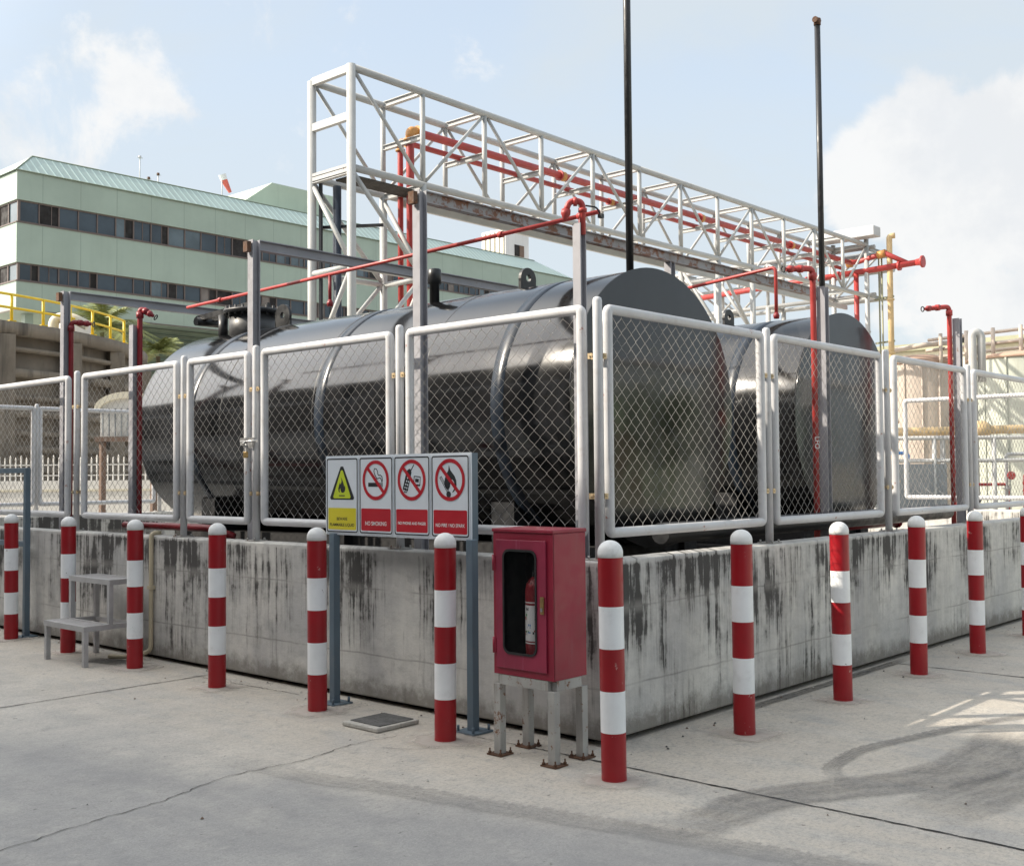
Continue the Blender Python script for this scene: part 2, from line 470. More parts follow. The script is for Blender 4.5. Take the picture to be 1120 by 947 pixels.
def strip(name, pts, w, z, mat, jag=0, step=.05):
    """flat strip laid on the ground along a line, with UV across / along"""
    P = [Vector((x, y, 0)) for x, y in pts]
    Q = []
    if len(P) > 2:                       # Catmull-Rom
        E_ = [P[0] * 2 - P[1]] + P + [P[-1] * 2 - P[-2]]
        for a, b, c_, d in zip(E_, E_[1:], E_[2:], E_[3:]):
            k = max(2, int((c_ - b).length / step))
            for j in range(k):
                tt = j / k
                Q.append(.5 * ((2 * b) + (c_ - a) * tt + (2 * a - 5 * b + 4 * c_ - d) * tt ** 2 + (3 * b - a - 3 * c_ + d) * tt ** 3))
        Q.append(P[-1])
    else:
        k = max(2, int((P[1] - P[0]).length / step))
        Q = [P[0].lerp(P[1], j / k) for j in range(k + 1)]
    mb = MB(); L = 0; uv = []
    rows = []
    for k, p in enumerate(Q):
        d = (Q[min(k + 1, len(Q) - 1)] - Q[max(k - 1, 0)]).normalized()
        nrm = Vector((-d.y, d.x, 0))
        if k: L += (p - Q[k - 1]).length
        ww = w(k / (len(Q) - 1)) if callable(w) else w
        o1 = random.uniform(-jag, jag); ww2 = ww * random.uniform(.55, 1.35) if jag else ww
        rows.append((mb.add(p + nrm * (o1 - ww2 / 2) + Vector((0, 0, z))), mb.add(p + nrm * (o1 + ww2 / 2) + Vector((0, 0, z))), L))
    for a, b in zip(rows, rows[1:]):
        mb.face([a[0], b[0], b[1], a[1]]); uv.append(((0, a[2]), (0, b[2]), (1, b[2]), (1, a[2])))
    o = mb.build(name, mat)
    if o.data.polygons[0].normal.z < 0: o.data.flip_normals()
    lay = o.data.uv_layers.new(name='UVMap')
    lut = {}
    for r_ in rows: lut[r_[0]] = (0, r_[2]); lut[r_[1]] = (1, r_[2])
    for lp in o.data.loops: lay.data[lp.index].uv = lut[lp.vertex_index]
    l2 = o.data.uv_layers.new(name='Fade')
    for lp in o.data.loops: l2.data[lp.index].uv = (lut[lp.vertex_index][1] / max(L, .01), 0)
    return tag(o, kind='structure')

strip('expansion_joint', [(-14, 3.93), (-.1, 3.94)], .013, .004, M['crack'], .004)
strip('expansion_joint', [(-.27, .2), (-.27, -14)], .014, .004, M['crack'], .004)
strip('expansion_joint', [(3.88, -.12), (3.88, -14)], .014, .004, M['crack'], .004)
strip('crack', [(-3.9, .86), (-3.13, .89), (-2.66, .97), (-2.26, 1.02), (-1.82, 1.16), (-1.34, 1.13), (-.95, 1.2), (-.58, 1.16)], .0055, .004, M['crack'], .011, .035)
strip('crack', [(-.30, .95), (-.28, .4), (-.27, .2)], .008, .004, M['crack'], .008, .03)
strip('crack', [(-.24, 4.0), (-.20, 3.3), (-.17, 2.7)], .007, .004, M['crack'], .008, .03)
strip('crack', [(-.85, 1.0), (-.70, .8), (-.45, .95)], .004, .0042, M['crack'], .006, .03)
strip('tyre_mark', [(-1.62, 1.6), (-1.52, .8), (-1.40, .34), (-1.26, -.39), (-1.12, -1.02), (-1.0, -1.7), (-.85, -2.6)], .26, .0045, M['tyre_faint'])
#strip('tyre_mark', [(-2.1, 2.2), (-1.85, 1.2), (-1.68, .2), (-1.55, -.5), (-1.45, -1.2)], .2, .005, M['tyre_soft'])
strip('tyre_mark', [(-1.25, -.95), (-.85, -1.2), (-.37, -1.22), (.07, -1.42), (.54, -1.68), (1.1, -1.78), (2.2, -1.7)], lambda q: .34 + .25 * q, .0055, M['tyre_soft'])
strip('tyre_mark', [(-.2, -1.9), (.4, -2.0), (1.2, -2.15), (2.4, -2.1)], .5, .006, M['tyre_soft'])
strip('tyre_mark', [(.15, -1.52), (.22, -1.38), (.40, -1.22), (.66, -1.17), (.94, -1.16), (1.39, -1.26), (2.2, -1.48), (3.0, -1.8)], .13, .0065, M['tyre'])
strip('wet_shade_patch', [(-.42, 5.5), (-.32, 5.2), (-.25, 4.75)], .30, .004, M['wet_shade'])
strip('wet_shade_patch', [(1.0, -.07), (2.6, -.08), (4.4, -.06)], .12, .004, M['wet_shade'])  # shade of the gap under the right wall, painted as a dark strip

dbm = MB(); rd = random.Random(21)
for q in range(330):
    if q < 190:                          # swept up against the foot of the walls
        if rd.random() < .5: x_, y_ = -abs(rd.gauss(.03, .16)) - .02, rd.uniform(.2, 9)
        else: x_, y_ = rd.uniform(.2, 8), -abs(rd.gauss(.03, .16)) - .02
    else: x_, y_ = rd.uniform(-3.2, 5), rd.uniform(-3, 5)
    if x_ > -.01 and y_ > -.01: continue
    r_ = rd.choice((.003, .004, .005, .006, .009, .012)) * rd.uniform(.7, 1.2); a_ = rd.uniform(0, 6)
    dbm.mi = rd.choice((0, 0, 1, 2))
    k_ = [rd.uniform(.6, 1.3) for _ in range(6)]
    lo = [dbm.add((x_ + r_ * k_[j] * math.cos(a_ + j * 1.047), y_ + r_ * k_[j] * .8 * math.sin(a_ + j * 1.047), .003)) for j in range(6)]
    tp = dbm.add((x_, y_, .003 + r_ * .8))
    for j in range(6): dbm.face([lo[j], lo[(j + 1) % 6], tp])
tag(dbm.build('grit', [M['curb'], M['lid'], M['brown']]), kind='stuff')
def footing(x, y, r, seed):
    rnd = random.Random(seed)
    n = 26
    k = [1 + rnd.uniform(-.18, .22) for _ in range(n)]
    k = [(k[i - 1] + k[i] + k[(i + 1) % n]) / 3 for i in range(n)]
    mb = MB()
    sq = rnd.random() < .3
    c0 = mb.add((x, y, .0075)); ids = []
    for i in range(n):
        a = 2 * PI * i / n
        rr = r * k[i] * 1.15
        if sq: rr = r * .95 / max(abs(math.cos(a)), abs(math.sin(a)))
        ids.append(mb.add((x + rr * math.cos(a), y + rr * math.sin(a), .0075)))
    for i in range(n): mb.face([c0, ids[i], ids[(i + 1) % n]])
    o = mb.build('footing_patch', M['footing'])
    lay = o.data.uv_layers.new(name='UVMap')
    for lp in o.data.loops: lay.data[lp.index].uv = (.5, 0) if lp.vertex_index == 0 else (1, 0)
    tag(o, kind='structure')

# ------------------------------------------------------------------ bollards
BH = 1.255
def make_bollard():
    root = thing('bollard', '', 'bollard', group='red and white striped bollards round the tank compound')
    r = .0665
    mb = MB()
    zs = [0, .255, .47, .69, .91, 1.165]
    for k in range(5):
        mb.mi = k % 2
        mb.lathe([(r, zs[k]), (r, zs[k + 1])], n=28, caps=False)
    mb.mi = 0
    mb.build('post', [M['red'], M['white_band']], root)
    cp = MB()
    prof = [(r + .0015, 1.165), (r + .0015, 1.19)] + [((r + .0015) * math.cos(a), 1.19 + .065 * math.sin(a)) for a in (R(q) for q in range(10, 91, 10))]
    cp.lathe(prof, n=28)
    cp.build('cap', M['cap_white'], root)
    return root
spots = [
 (-.525, -.46, 'red and white bollard just right of the red cabinet, nearest the wall corner'),
 (.83, -.44, 'red and white bollard in front of the fence panel showing the bigger tank end'),
 (2.17, -.44, 'half sunlit red and white bollard below the red riser pipe with white lettering'),
 (3.50, -.44, 'striped bollard right of the half sunlit one, standing beside a ground joint'),
 (4.84, -.42, 'striped bollard before the fence post right of the rust red riser'),
 (6.20, -.43, 'striped bollard cut by the right edge of the photo'),
 (-.475, .85, 'red and white bollard covering the right end of the warning sign board'),
 (-.435, 2.14, 'red and white bollard beside the left leg of the warning sign board'),
 (-.395, 3.42, 'striped bollard in front of the wall below the padlocked gate'),
 (-.355, 4.71, 'striped bollard at the right side of the two step metal stool'),
 (-.315, 5.98, 'striped bollard half hidden behind the left side of the two step metal stool'),
 (-.265, 7.28, 'striped bollard before the blue grey steel frame at the left edge'),
]
b0 = make_bollard()
for i, (x, y, lab) in enumerate(spots):
    o = b0 if i == 0 else dup(b0)
    o.location = (x, y, 0); o.rotation_euler = (R(random.uniform(-.35, .35)), R(random.uniform(-.3, .3)), random.uniform(0, 6))
    o['label'] = lab
    footing(x, y, random.uniform(.19, .26), i + 3)

# ------------------------------------------------------------------ bund wall
LX, LY = 10.45, 11.85
WH = 1.085
w = thing('concrete_wall', 'low weathered concrete wall with black algae streaks round the tanks', 'wall', (0, 0, 0))
wb = MB()
def wallseg(x0, x1, y0, y1):
    # long faces cut in pieces so that the edges can be worn a little
    wb.box(x0, x1, y0, y1, .035, WH)
wallseg(0, .2, .2, LY - .2); wallseg(0, LX, 0, .2); wallseg(0, LX, LY - .2, LY); wallseg(LX - .2, LX, .2, LY - .2)
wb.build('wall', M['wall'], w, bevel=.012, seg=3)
fb = MB()
fb.box(.09, .18, .15, LY - .15, -.05, .034); fb.box(.15, LX - .15, .09, .18, -.05, .034)
fb.box(.15, LX - .15, LY - .18, LY - .09, -.05, .034); fb.box(LX - .18, LX - .09, .15, LY - .15, -.05, .034)
fb.build('base', M['black_matt'], w)

# ------------------------------------------------------------------ chain link fences
FZ0, FZ1 = 1.245, 2.615
def panel(parent, axis, c, a0, a1, name='panel', mid=False, dia=.1, wire=.0019, clamps=(1, 1)):
    """framed chain link panel along axis ('x' or 'y') at the other coordinate c"""
    P = (lambda s, z, o=0: Vector((s, c + o, z))) if axis == 'x' else (lambda s, z, o=0: Vector((c + o, s, z)))
    r = .0315
    fr = MB()
    fr.path([P(a0 + r, FZ0 + r), P(a0 + r, FZ1 - r), P(a1 - r, FZ1 - r), P(a1 - r, FZ0 + r), P(a0 + r, FZ0 + r)][:5], r, 12, bend=.0)
    # mitred frame: rebuild as four tubes with round elbows
    fr = MB()
    fr.path([P((a0 + a1) / 2, FZ0), P(a0, FZ0), P(a0, FZ1), P((a0 + a1) / 2, FZ1)], r, 12, bend=.028, caps=False)
    fr.path([P((a0 + a1) / 2, FZ1), P(a1, FZ1), P(a1, FZ0), P((a0 + a1) / 2, FZ0)], r, 12, bend=.028, caps=False)
    if mid: fr.tube(P(a0, 2.0), P(a1, 2.0), r * .8, 10)
    f = fr.build(name, M['fence_top'], parent)
    mb = MB()
    z0, z1 = FZ0 + r + .012, FZ1 - r - .012
    s0, s1 = a0 + r + .012, a1 - r - .012
    nx = max(3, round((s1 - s0) / (dia / 2))); nz = max(4, round((z1 - z0) / (dia * .46)))
    dx = (s1 - s0) / nx; dz = (z1 - z0) / nz
    sag = random.uniform(-.006, .006)
    for k in range(nx):
        pts = []
        for j in range(nz + 1):
            side = (j + k) % 2
            over = .12 * dx + random.uniform(-.002, .004)
            s_ = s0 + dx * (k + side) + (over if side else -over) * (0 if (k == 0 and not side) or (k == nx - 1 and side) else 1)
            o_ = .0035 if side else -.0035
            o_ += .010 * math.sin(PI * j / nz) * math.sin(PI * (k + .5) / nx) + random.uniform(-.0012, .0012)
            pts.append(P(s_ + sag * math.sin(j * .3) + random.uniform(-.0012, .0012), z0 + j * dz + random.uniform(-.001, .001), o_))
        mb.path(pts, wire, 4, caps=False)
    # ties on to the frame
    for k in range(0, nx + 1, 2):
        for zz in (z0 - .006, z1 + .006):
            mb.tube(P(s0 + k * dx, zz - .012, .002), P(s0 + k * dx, zz + .012, -.002), wire, 4, caps=False)
    for j in range(0, nz + 1, 2):
        for ss in (s0 - .008, s1 + .008):
            mb.tube(P(ss - .012, z0 + j * dz, .002), P(ss + .012, z0 + j * dz + .004, -.002), wire, 4, caps=False)
    mb.build('chain_mesh', M['wire'], f)
    return f
def fpost(parent, x, y, clampdirs, hmat='fence'):
    mb = MB()
    r = .0295
    mb.lathe([(r, WH + .006), (r, 2.655), (r * .85, 2.672), (r * .4, 2.68)], (x, y, 0), n=14)
    p = mb.build('post', M[hmat], parent)
    pb = MB(); pb.box(x - .065, x + .065, y - .065, y + .065, WH + .002, WH + .010)
    for sx in (-1, 1):
        for sy in (-1, 1):
            pb.lathe([(.008, 0), (.008, .018)], (x + sx * .048, y + sy * .048, WH + .01), n=6)
    pb.build('base_plate', M['stand'], p)
    cb = MB()
    for zz in (2.32, 1.47):
        for dx, dy in clampdirs:
            e = Vector((x + dx * .062, y + dy * .062, zz))
            q = Vector((x + dx * .03, y + dy * .03, zz))
            n = Vector((-dy, dx, 0))
            for off in (.0,):
                cb.bar(q + n * .018, e + n * .018, .006, .035)
                cb.bar(q - n * .018, e - n * .018, .006, .035)
                cb.tube(q.lerp(e, .5) - n * .03, q.lerp(e, .5) + n * .03, .006, 6)
    cb.build('clamp', M['clamp'], p)
    return p
c = .1
fl = thing('chain_link_fence', 'silver framed chain link fence on the left hand wall behind the warning signs', 'fence', (c, 0, 0))
for a0, a1 in ((.225, 1.775), (1.985, 3.505), (4.815, 6.505), (6.845, 8.55), (8.75, 10.1), (10.3, 11.6)):
    panel(fl, 'y', c, a0, a1)
for y in (1.88, 3.62, 4.70, 6.66, 8.65, 10.2):
    fpost(fl, c, y, ((0, 1), (0, -1)))
fr_ = thing('chain_link_fence', 'silver framed chain link fence on the right hand wall before the round tank ends', 'fence', (0, c, 0))
for a0, a1 in ((.20, 2.045), (2.245, 4.075), (4.39, 6.06), (6.33, 8.1), (8.34, 10.2)):
    panel(fr_, 'x', c, a0, a1)
fpost(fr_, c, c, ((1, 0), (0, 1)))
for x in (2.14, 4.23, 6.18, 8.22):
    fpost(fr_, x, c, ((1, 0), (-1, 0)))
fb_ = thing('chain_link_fence', 'far chain link fence with a middle rail seen through the left panels', 'fence', (0, LY - .1, 0))
for a0, a1 in ((.3, 2.0), (2.1, 3.9), (4.1, 6.0), (6.2, 8.1), (8.3, 10.2)):
    panel(fb_, 'x', LY - .1, a0, a1, dia=.16)
for x in (.1, 2.05, 4.0, 6.1, 8.2):
    fpost(fb_, x, LY - .1, ((1, 0), (-1, 0)))
ff_ = thing('chain_link_fence', 'far chain link fence in sunlight seen through the rightmost panels', 'fence', (LX - .1, 0, 0))
for a0, a1 in ((.2, 2.5), (2.85, 4.6), (4.9, 6.8), (7, 8.9)):
    panel(ff_, 'y', LX - .1, a0, a1, dia=.16)
for y in (2.66, 4.75, 6.9):
    fpost(ff_, LX - .1, y, ((0, 1), (0, -1)))

# gate and padlock
gt = thing('gate', 'narrow chain link gate with sliding bolt in the left hand fence', 'gate', (c, 4.18, 0))
panel(gt, 'y', c, 3.735, 4.60, name='gate_frame')
lb = MB()
lb.tube((c - .045, 3.77, 1.895), (c - .045, 3.55, 1.895), .011, 8)
lb.tube((c - .045, 3.70, 1.895), (c - .075, 3.70, 1.875), .008, 6)
lb.box(c - .052, c - .034, 3.70, 3.77, 1.865, 1.925); lb.box(c - .052, c - .034, 3.60, 3.665, 1.84, 1.925)
lb.build('bolt_latch', M['zinc'], gt)
pk = thing('padlock', 'small brass padlock hanging from the gate bolt', 'padlock', (c - .06, 3.68, 1.80))
pb = MB(); pb.box(c - .072, c - .048, 3.66, 3.70, 1.76, 1.81); pb.build('lock_body', M['brass'], pk, bevel=.004)
pb = MB(); pb.path([(c - .06, 3.667, 1.808), (c - .06, 3.667, 1.87), (c - .06, 3.693, 1.87), (c - .06, 3.693, 1.808)], .004, 6, bend=.012); pb.build('shackle', M['zinc'], pk)

# ------------------------------------------------------------------ tanks
def tank(cx, cz, rad, y0, y1, label, pole, lug_ys, bands, manhole=None, stub=None):
    T = thing('storage_tank', label, 'tank', (cx, (y0 + y1) / 2, 0))
    ax = (0, 1, 0)
    mb = MB()
    prof = [(rad, 0), (rad, y1 - y0)] + [(rad * math.cos(a), y1 - y0 + .35 * math.sin(a)) for a in (R(q) for q in range(8, 91, 8))]
    prof.append((.01, y1 - y0 + .35))
    mb.lathe(prof, (cx, y0, cz), ax, 96, caps=False)
    sh = mb.build('shell', M['tank'], T)
    eb = MB()
    eb.lathe([(rad + .012, -.006), (rad + .012, .006)], (cx, y0 - .02, cz), ax, 96)
    eb.build('end_plate', M['tank_end'], T)
    for k, yy in enumerate(bands):
        bb = MB(); bb.lathe([(rad - .001, -.066), (rad + .0025, -.064), (rad + .0025, .064), (rad - .001, .066)], (cx, yy, cz), ax, 96, caps=False)
        bb.build('band', M['tank_band'], T)
    for yy in (y0 + 1.55, y0 + 2.95, y0 + 4.4):
        wbm = MB(); wbm.lathe([(rad, -.006), (rad + .003, 0), (rad, .006)], (cx, yy, cz), ax, 96, caps=False)
        wbm.build('weld_seam', M['black'], sh)
    for yy in lug_ys:
        lg = MB()
        outer = [(-.10, 0)] + [(.10 * math.cos(a), .10 + .10 * math.sin(a)) for a in (R(180 - q) for q in range(0, 181, 15))] + [(.10, 0)]
        n = len(outer)
        lg.ringprism([(.10 * math.cos(2 * PI * k / 24), .095 + .10 * math.sin(2 * PI * k / 24)) for k in range(24)],
                     [(.032 * math.cos(2 * PI * k / 24), .105 + .032 * math.sin(2 * PI * k / 24)) for k in range(24)],
                     (cx, yy - .015, cz + rad), (1, 0, 0), (0, 0, 1), (0, .03, 0))
        lg.box(cx - .10, cx + .10, yy - .014, yy + .014, cz + rad - .06, cz + rad + .07)
        lg.build('lifting_lug', M['black'], T)
    for yy in (y0 + .9, (y0 + y1) / 2, y1 - .9):
        sd = MB()
        a0 = [(cx - .8, .05), (cx + .8, .05)] + [(cx + rad * 1.004 * math.sin(a), cz - rad * 1.004 * math.cos(a)) for a in (R(q) for q in range(48, -49, -8))]
        sd.prism(a0, (0, yy - .12, 0), (1, 0, 0), (0, 0, 1), (0, .24, 0))
        sd.build('saddle', M['black'], T)
    sk = MB()
    for dx in (-.62, .62):
        sk.box(cx + dx - .09, cx + dx + .09, y0 + .1, y1 - .1, .9, 1.06)
    for yy in [y0 + .15 + k * .55 for k in range(int((y1 - y0) / .55))]:
        sk.box(cx - .62, cx + .62, yy, yy + .1, .91, 1.05)
    sk.box(cx - .98, cx + .9, y0 + .05, y1 - .35, .12, .89)
    sk.build('skid', M['black_matt'], T)
    px, py, ph, cap = pole
    pl = MB(); pl.tube((px, py, cz + rad - .08), (px, py, ph), .031, 12)
    pl.lathe([(.075, 0), (.075, .03)], (px, py, cz + rad - .002), n=16)
    vp = pl.build('vent_pole', M['black'], T)
    if cap:
        cb = MB(); cb.tube((px - .055, py, ph + .0), (px + .03, py, ph + .0), .033, 10); cb.tube((px, py, ph - .05), (px, py, ph + .02), .038, 10)
        cb.build('vent_cap', M['rust'], vp)
    if manhole:
        my = manhole; zt = cz + rad
        mh = MB(); mh.lathe([(.27, -.12), (.27, .20)], (cx, my, zt), n=40)
        tu = mh.build('manhole', M['turret'], T)
        ld = MB(); ld.lathe([(.325, .20), (.325, .22), (.328, .225), (.328, .245), (.30, .255), (.05, .26)], (cx, my, zt), n=40)
        ld.bar((cx - .1, my + .95, zt + .24), (cx - .1, my - .2, zt + .30), .07, .06); ld.bar((cx + .06, my + .9, zt + .24), (cx + .06, my - .2, zt + .30), .04, .05)
        ld.tube((cx - .18, my + .88, zt + .20), (cx + .16, my + .88, zt + .20), .05, 10)
        ld.tube((cx - .15, my + .37, zt - .08), (cx - .15, my + .37, zt + .22), .055, 10)
        ld.tube((cx, my, zt + .25), (cx, my, zt + .40), .03, 8)
        ld.build('lid', M['black'], tu)
        bl = MB()
        for k in range(22):
            a = 2 * PI * k / 22
            bl.lathe([(.014, .175), (.014, .28)], (cx + .305 * math.cos(a), my + .305 * math.sin(a), zt), n=6)
        bl.build('bolt', M['black'], tu)
        lg = MB(); lg.ringprism(circ(.13, 20, 0, .13), circ(.035, 20, 0, .14), (cx - .02, my - .55, zt), (0, 1, 0), (0, 0, 1), (.03, 0, 0))
        lg.box(cx - .018, cx + .008, my - .68, my - .42, zt - .06, zt + .08)
        lg.build('lifting_lug', M['black'], T)
    if stub:
        sx, sy = stub
        sb = MB(); zt = cz + math.sqrt(rad ** 2 - (sx - cx) ** 2)
        sb.lathe([(.045, -.1), (.045, .16), (.062, .165), (.062, .29), (.05, .30)], (sx, sy, zt), n=14); sb.build('capped_pipe', M['black'], T)
    return T
tank(2.0, 2.12, 1.083, 1.0, 6.92, 'nearer and larger black cylindrical tank on the left with a bolted manhole on top', (2.12, 1.32, 7.3, False), (2.33,), (1.70, 3.85, 5.95), 6.38, (1.72, 3.2))
tank(5.29, 2.125, 1.06, 1.0, 6.92, 'second black cylindrical tank on the right behind the red riser pipe', (5.70, 1.42, 6.43, True), (2.32,), (1.70, 3.85))

# black pipe lying along the right wall inside
kp = MB(); kp.tube((1.2, .42, 1.19), (6.4, .42, 1.19), .075, 14); kp.tube((.9, .5, .95), (.9, 9.5, .95), .05, 10)
tag(kp.build('drain_pipe', M['black']), 'thick black pipe lying inside along the bottom of the right hand fence', 'pipe')
rp = MB(); rp.path([(.45, 6.35, 1.14), (.5, 4.9, 1.14), (.62, 4.7, 1.06)], .035, 10, bend=.1)
tag(rp.build('ground_pipe', M['pipe_dkred']), 'low dark red pipe lying behind the wall at the left, under the fence', 'pipe')
rp = MB(); rp.path([(4.2, .62, 1.10), (5.6, .62, 1.10)], .035, 10); rp.lathe([(.055, 0), (.055, .03)], (5.59, .62, 1.10), (1, 0, 0), 12)
tag(rp.build('ground_pipe', M['pipe_dkred']), 'short red pipe stub behind the right wall between two bollards', 'pipe')

# ------------------------------------------------------------------ steel posts / portal frames
def hbeam(mb, p0, p1, w=.1, h=.1, t_=.011, turn=False):
    p0, p1 = Vector(p0), Vector(p1)
    u, v = frame(p1 - p0)
    if turn: u, v = v, u
    a, b, q = w / 2, h / 2, t_ / 2
    prof = [(-a, -b), (a, -b), (a, -b + t_), (q, -b + t_), (q, b - t_), (a, b - t_), (a, b), (-a, b), (-a, b - t_), (-q, b - t_), (-q, -b + t_), (-a, -b + t_)]
    return mb.prism(prof, p0, u, v, p1 - p0)
def portal(y, z, xs, label, rusty=False):
    t_ = thing('steel_portal', label, 'steel portal', (xs[0], y, 0))
    for k, x in enumerate(xs):
        mb = MB(); hbeam(mb, (x, y, 0), (x, y, z + (.04 if k == 0 else -.05)), .076, .076, .008)
        p = mb.build('post', M['steel_grey'], t_)
        pb = MB(); pb.box(x - .1, x + .1, y - .1, y + .1, 0.002, .014); pb.build('base_plate', M['steel_grey'], p)
    mb = MB(); hbeam(mb, (xs[0] + .04, y, z), (xs[-1] + .15, y, z), .07, .09, .009)
    mb.build('beam', M['steel_rust'] if rusty else M['steel_grey'], t_)
    bb = MB(); bb.box(xs[0] - .09, xs[0] - .05, y - .03, y + .03, z - .07, z + .02); bb.build('bracket', M['rust'], t_)
    return t_
portal(7.43, 3.555, (.35, 3.62), 'grey steel frame furthest left, its post beside a dark red riser pipe')
portal(4.01, 3.60, (.35, 3.60), 'grey steel frame whose beam crosses over the manhole of the nearer tank')
portal(1.93, 3.66, (.35, 3.60, 6.6), 'tall grey steel frame with rusty beam reaching over both tanks', True)
def hpost(x, y, z, label, wd=.075):
    mb = MB(); hbeam(mb, (x, y, 0), (x, y, z), wd, wd, .008)
    mb.box(x - .1, x + .1, y - .1, y + .1, 0.002, .014)
    return tag(mb.build('steel_post', M['steel_grey']), label, 'steel post', 'single steel posts carrying riser pipes')
hpost(.36, .44, 3.22, 'grey steel post at the compound corner carrying a red gooseneck', .062)
hpost(.36, 6.02, 3.10, 'short grey steel post seen against the left end of the nearer tank')
hpost(3.76, .45, 3.22, 'grey steel post between the two tank ends, right of the red riser with lettering')
hpost(6.88, .45, 3.25, 'grey steel post at the right, free standing against the sky')

# ------------------------------------------------------------------ spray risers
def riser(x, y, ztop, arm, label, mat='pipe_dkred', nozzle=True, r=.026, drop=.0):
    t_ = thing('spray_riser', label, 'pipe', (x, y, 0), 'red spray riser pipes on the steel posts')
    a = Vector(arm)
    mb = MB()
    mb.path([(x, y, .02), (x, y, ztop), Vector((x, y, ztop)) + a], r, 10, bend=.05)
    mb.lathe([(r * 1.35, -.03), (r * 1.35, .03)], (x, y, ztop - .07), n=12)
    mb.lathe([(r * 1.3, -.02), (r * 1.3, .02)], Vector((x, y, ztop)) + a * .55, a, 12)
    mb.build('pipe', M[mat], t_)
    e = Vector((x, y, ztop)) + a
    d = a.normalized()
    nz = MB()
    nz.lathe([(r * 1.2, -.025), (r * 1.2, .012), (r * .8, .02), (r * .6, .045)], e, d, 12)
    nz.build('nozzle', M[mat], t_)
    rg = MB(); u, v = frame(d)
    rg.path([e + d * .07 + (u * math.cos(q) + v * math.sin(q)) * .026 for q in [2 * PI * k / 16 for k in range(17)]], .006, 6)
    rg.build('nozzle_ring', M['black'], t_)
    return t_
riser(.392, 7.385, 3.27, (.115, -.125, -.02), 'dark red riser at the furthest left steel frame, bent to the right')
riser(.396, 5.98, 3.27, (.06, -.08, -.06), 'dark red riser at the short post before the left end of the nearer tank')
riser(3.70, .51, 3.38, (-.22, .10, -.02), 'red riser with small white lettering in front of the second tank', 'pipe_red')
riser(6.82, .51, 3.38, (-.22, .14, -.03), 'rust red riser at the free standing right hand post, bent to the left', 'pipe_red')
# gooseneck at the corner post
t_ = thing('gooseneck_pipe', 'red gooseneck pipe on top of the steel post at the compound corner', 'pipe', (.40, .38, 3.2))
mb = MB(); mb.path([(.377, .425, 3.15), (.377, .425, 3.37), (.318, .488, 3.37), (.303, .504, 3.30)], .020, 12, bend=.045)
mb.lathe([(.029, -.012), (.029, .012)], (.377, .425, 3.31), n=14)
mb.lathe([(.029, -.012), (.029, .012)], (.345, .46, 3.366), (-.1, .11, 0), 14)
mb.build('pipe', M['pipe_red'], t_)
mb = MB(); mb.lathe([(.03, 0), (.032, .03), (.008, .075)], (.305, .502, 3.315), (-.1, .1, -1), 14); mb.build('nozzle', M['pipe_red'], t_)
mb = MB(); mb.path([(.39, .41, 3.34), (.44, .36, 3.33), (.46, .34, 3.28)], .006, 6, bend=.02); mb.box(.445, .475, .325, .355, 3.26, 3.285); mb.build('chain', M['black'], t_)
# header pipe over the nearer tank
t_ = thing('spray_header', 'thin red header pipe running level above the nearer tank towards the far left', 'pipe', (.6, 3, 3.3))
mb = MB(); mb.tube((.6, .46, 3.345), (.6, 5.46, 3.24), .015, 10)
for yy in (.62, 1.35, 4.9):
    mb.lathe([(.023, -.02), (.023, .02)], (.6, yy, 3.35 - (yy - .25) * .021), (0, 1, 0), 10)
mb.build('pipe', M['pipe_red'], t_)
for yy, L in ((.62, .12), (3.29, .22), (3.6, .0)):
    if L:
        dn = MB(); z_ = 3.35 - (yy - .25) * .021
        dn.tube((.6, yy, z_), (.6, yy, z_ - L), .014, 8); dn.lathe([(.022, 0), (.028, .03), (.014, .06)], (.6, yy, z_ - L - .05), n=8)
        dn.build('drop_nozzle', M['pipe_dkred'], t_)
t_ = thing('spray_header', 'thin red header pipe with a long drop above the gap between the tanks', 'pipe', (3.65, 1.4, 3.4))
mb = MB(); mb.path([(3.65, 2.6, 3.28), (3.65, .84, 3.43), (3.65, .84, 3.02)], .016, 10, bend=.05); mb.build('pipe', M['pipe_red'], t_)
mb = MB(); mb.lathe([(.024, 0), (.03, .03), (.014, .06)], (3.65, .84, 2.97), n=8); mb.build('drop_nozzle', M['pipe_dkred'], t_)

# ------------------------------------------------------------------ pipe gantry
G = thing('pipe_gantry', 'long white tubular truss bridge carrying red pipes above the tanks', 'gantry', (8.4, 12.39, 0))
GN, GF = 12.39, 13.6
nodes = [8.4, 10.27, 12.1, 13.98, 15.88, 17.80, 19.65, 21.5, 23.35, 25.25, 27.2, 29.2, 31.0]
def zt(x): return 9.44 - .10 * min(1, (x - 8.4) / 9)
def zb(x): return 7.50 + .10 * (x - 8.4) / 22
def member(name, a, b, r, mat='gantry', parent=None, n=8):
    mb = MB(); mb.tube(a, b, r, n); return mb.build(name, M[mat], parent or G)
for yy in (GN, GF):
    member('top_chord', (nodes[0], yy, zt(nodes[0])), (nodes[5], yy, zt(nodes[5])), .073, n=12)
    member('top_chord', (nodes[5], yy, zt(nodes[5])), (nodes[-1], yy, zt(nodes[-1])), .073, n=12)
    member('bottom_chord', (nodes[0], yy, zb(nodes[0])), (nodes[-1], yy, zb(nodes[-1])), .073, n=12)
    for k, x in enumerate(nodes):
        if k: member('upright', (x, yy, zb(x)), (x, yy, zt(x)), .056, n=10)
        if k < len(nodes) - 1:
            x2 = nodes[k + 1]
            if k % 2 == 0: member('brace', (x + .1, yy, zt(x) - .08), (x2 - .06, yy, zb(x2) + .08), .038)
            else: member('brace', (x + .06, yy, zb(x) + .08), (x2 - .06, yy, zt(x2) - .08), .038)
